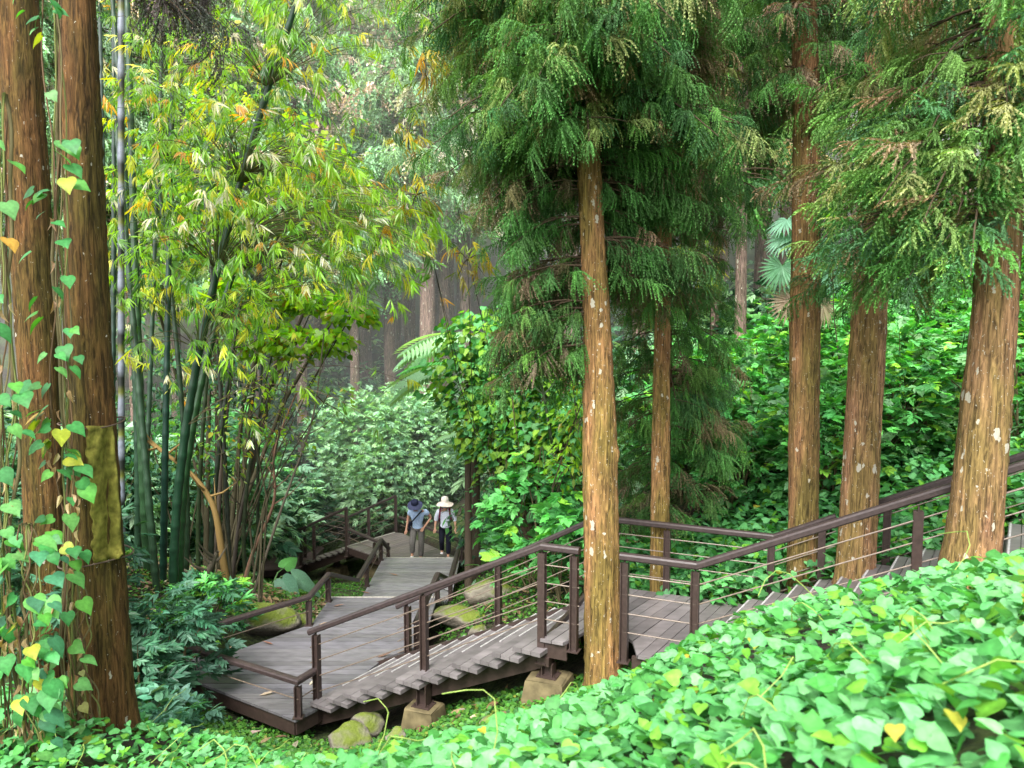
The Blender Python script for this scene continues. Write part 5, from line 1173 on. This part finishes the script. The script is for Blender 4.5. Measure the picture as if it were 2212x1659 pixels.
J = dict(pelvis=A_([0, 0, .88]), spine=A_([.0, -.02, 1.06]), chest=A_([.0, -.04, 1.25]), neck=A_([0, -.06, 1.39]), head=A_([0, -.11, 1.50]),
         sh=[A_([-.17, -.04, 1.33]), A_([.17, -.04, 1.33])], el=[A_([-.25, .02, 1.08]), A_([.25, .02, 1.07])], wr=[A_([-.27, -.10, .87]), A_([.28, -.08, .86])],
         hip=[A_([-.09, 0, .83]), A_([.09, 0, .83])], kn=[A_([-.10, -.06, .47]), A_([.08, -.02, .46])], an=[A_([-.11, .14, .17]), A_([.07, -.02, .09])])
wom, wh = person('woman in a cream sun hat, face mask, white blouse and black trousers', (-1.78, 20.05, ZD3+.06), J,
    dict(off=A_([0, .0, .055]), brim=[(.225, -.06), (.18, -.035), (.125, .0), (.100, .018)], crown=[(.101, .012), (.098, .08), (.086, .135), (.05, .155), (.005, .16)], cb=(.80, .68, .60), cc=(.82, .74, .66), tilt=(.10, 0), wav=.012),
    dict(sleeve=1.35, shirt=(.68, .72, .84), trousers=(.012, .013, .025), legw=1.0, shoe=(.75, .72, .72)), 'woman')
lc = np.array((-1.78, 20.05, ZD3+.06))
m = MB(); V = []
for i_ in range(6):
    for j_ in range(9):
        a = -math.pi/2+(j_-4)*.30; z_ = .005-.078*i_/5; rr_ = .098+.010*math.sin(i_/5*math.pi)-(.02 if i_ == 5 else 0); V.append(wh+A_([rr_*math.cos(a), rr_*math.sin(a)*1.05, z_]))
m.add(V, np.array([[i_*9+j_, i_*9+j_+1, (i_+1)*9+j_+1, (i_+1)*9+j_] for i_ in range(5) for j_ in range(8)]), (.50, .68, .66)); m.build('face_mask', M['cloth'], wom, smooth=True)
bk = thing('backpack', 'backpack with maroon straps on the back of the woman in the cream hat', 'backpack', lc+A_([0, .16, 1.0]))
m = MB()
v_, f_ = [], []
for z_, a, b in ((.92, .12, .05), (.97, .14, .08), (1.2, .14, .09), (1.34, .11, .06), (1.38, .06, .03)):
    for k in range(12): an_ = k*math.pi/6; v_.append(lc+A_([a*math.cos(an_), .17+b*math.sin(an_), z_]))
for i_ in range(4):
    for k in range(12): f_.append([i_*12+k, i_*12+(k+1) % 12, (i_+1)*12+(k+1) % 12, (i_+1)*12+k])
m.add(v_, np.array(f_), (.10, .03, .045)); m.build('pack', M['cloth'], bk, smooth=True)
for s in (-1, 1):
    m = MB(); pts_ = [A_([s*.10, .10, 1.40]), A_([s*.115, -.05, 1.43]), A_([s*.125, -.155, 1.36]), A_([s*.135, -.175, 1.24]), A_([s*.15, -.15, 1.12]), A_([s*.16, .02, 1.0])]
    for a, b in zip(pts_[:-1], pts_[1:]): beam(m, a+lc, b+lc, .045, .014, (.14, .025, .05), up=(0, -1, .2))
    m.build('shoulder_strap', M['cloth'], bk)
# ------------------------------------------------------------------ mist lying in the wood
m = MB(); prism(m, [(-75, 23), (75, 23), (75, 100), (-75, 100)], -14, 34)
vm = bpy.data.materials.new('mist'); vm.use_nodes = True; nt = vm.node_tree; nt.nodes.clear()
vo_ = nt.nodes.new('ShaderNodeOutputMaterial'); vs_ = nt.nodes.new('ShaderNodeVolumeScatter'); vs_.inputs['Density'].default_value = .012; vs_.inputs['Anisotropy'].default_value = 0; nt.nodes['Volume Scatter'].inputs['Color'].default_value = (.95, .97, 1, 1)
nt.links.new(vs_.outputs[0], vo_.inputs['Volume']); tag(m.build('mist', vm), kind='structure')
# ------------------------------------------------------------------ camera, light, world
cam = bpy.data.cameras.new('camera'); co = bpy.data.objects.new('camera', cam); COL.objects.link(co); SC.camera = co
cam.sensor_width = 36; cam.lens = F/2212*36; cam.clip_end = 400; cam.clip_start = .05
co.rotation_euler = (math.pi/2-TH, 0, 0)
cam.dof.use_dof = True; cam.dof.focus_distance = 11.5; cam.dof.aperture_fstop = 3.2
W = bpy.data.worlds.new('World'); SC.world = W; W.use_nodes = True; nt = W.node_tree; bg = nt.nodes['Background']
sky = nt.nodes.new('ShaderNodeTexSky'); sky.sky_type = 'NISHITA'; sky.sun_disc = False
EL, RT = math.radians(50), math.radians(200)
sky.sun_elevation = EL; sky.sun_rotation = RT; sky.dust_density = 4; sky.air_density = 1
hs = nt.nodes.new('ShaderNodeHueSaturation'); hs.inputs['Saturation'].default_value = .25; hs.inputs['Value'].default_value = 1.0
nt.links.new(sky.outputs[0], hs.inputs['Color']); nt.links.new(hs.outputs[0], bg.inputs[0]); bg.inputs[1].default_value = .58
L = bpy.data.lights.new('sun', 'SUN'); lo_ = bpy.data.objects.new('sun', L); COL.objects.link(lo_); L.energy = 4.2; L.angle = math.radians(22); L.color = (1, .97, .90)
# sky sun_rotation turns clockwise from +Y
sd = Vector((math.sin(RT)*math.cos(EL), math.cos(RT)*math.cos(EL), math.sin(EL))); lo_.rotation_euler = sd.to_track_quat('Z', 'Y').to_euler()
SC.view_settings.view_transform = 'Standard'; SC.view_settings.look = 'None'; SC.view_settings.exposure = 0; SC.view_settings.gamma = 1
SC.cycles.max_bounces = 6; SC.cycles.volume_bounces = 1; SC.cycles.diffuse_bounces = 3; SC.cycles.glossy_bounces = 2; SC.cycles.transmission_bounces = 4; SC.cycles.transparent_max_bounces = 4
SC.cycles.use_denoising = True; SC.cycles.use_adaptive_sampling = True
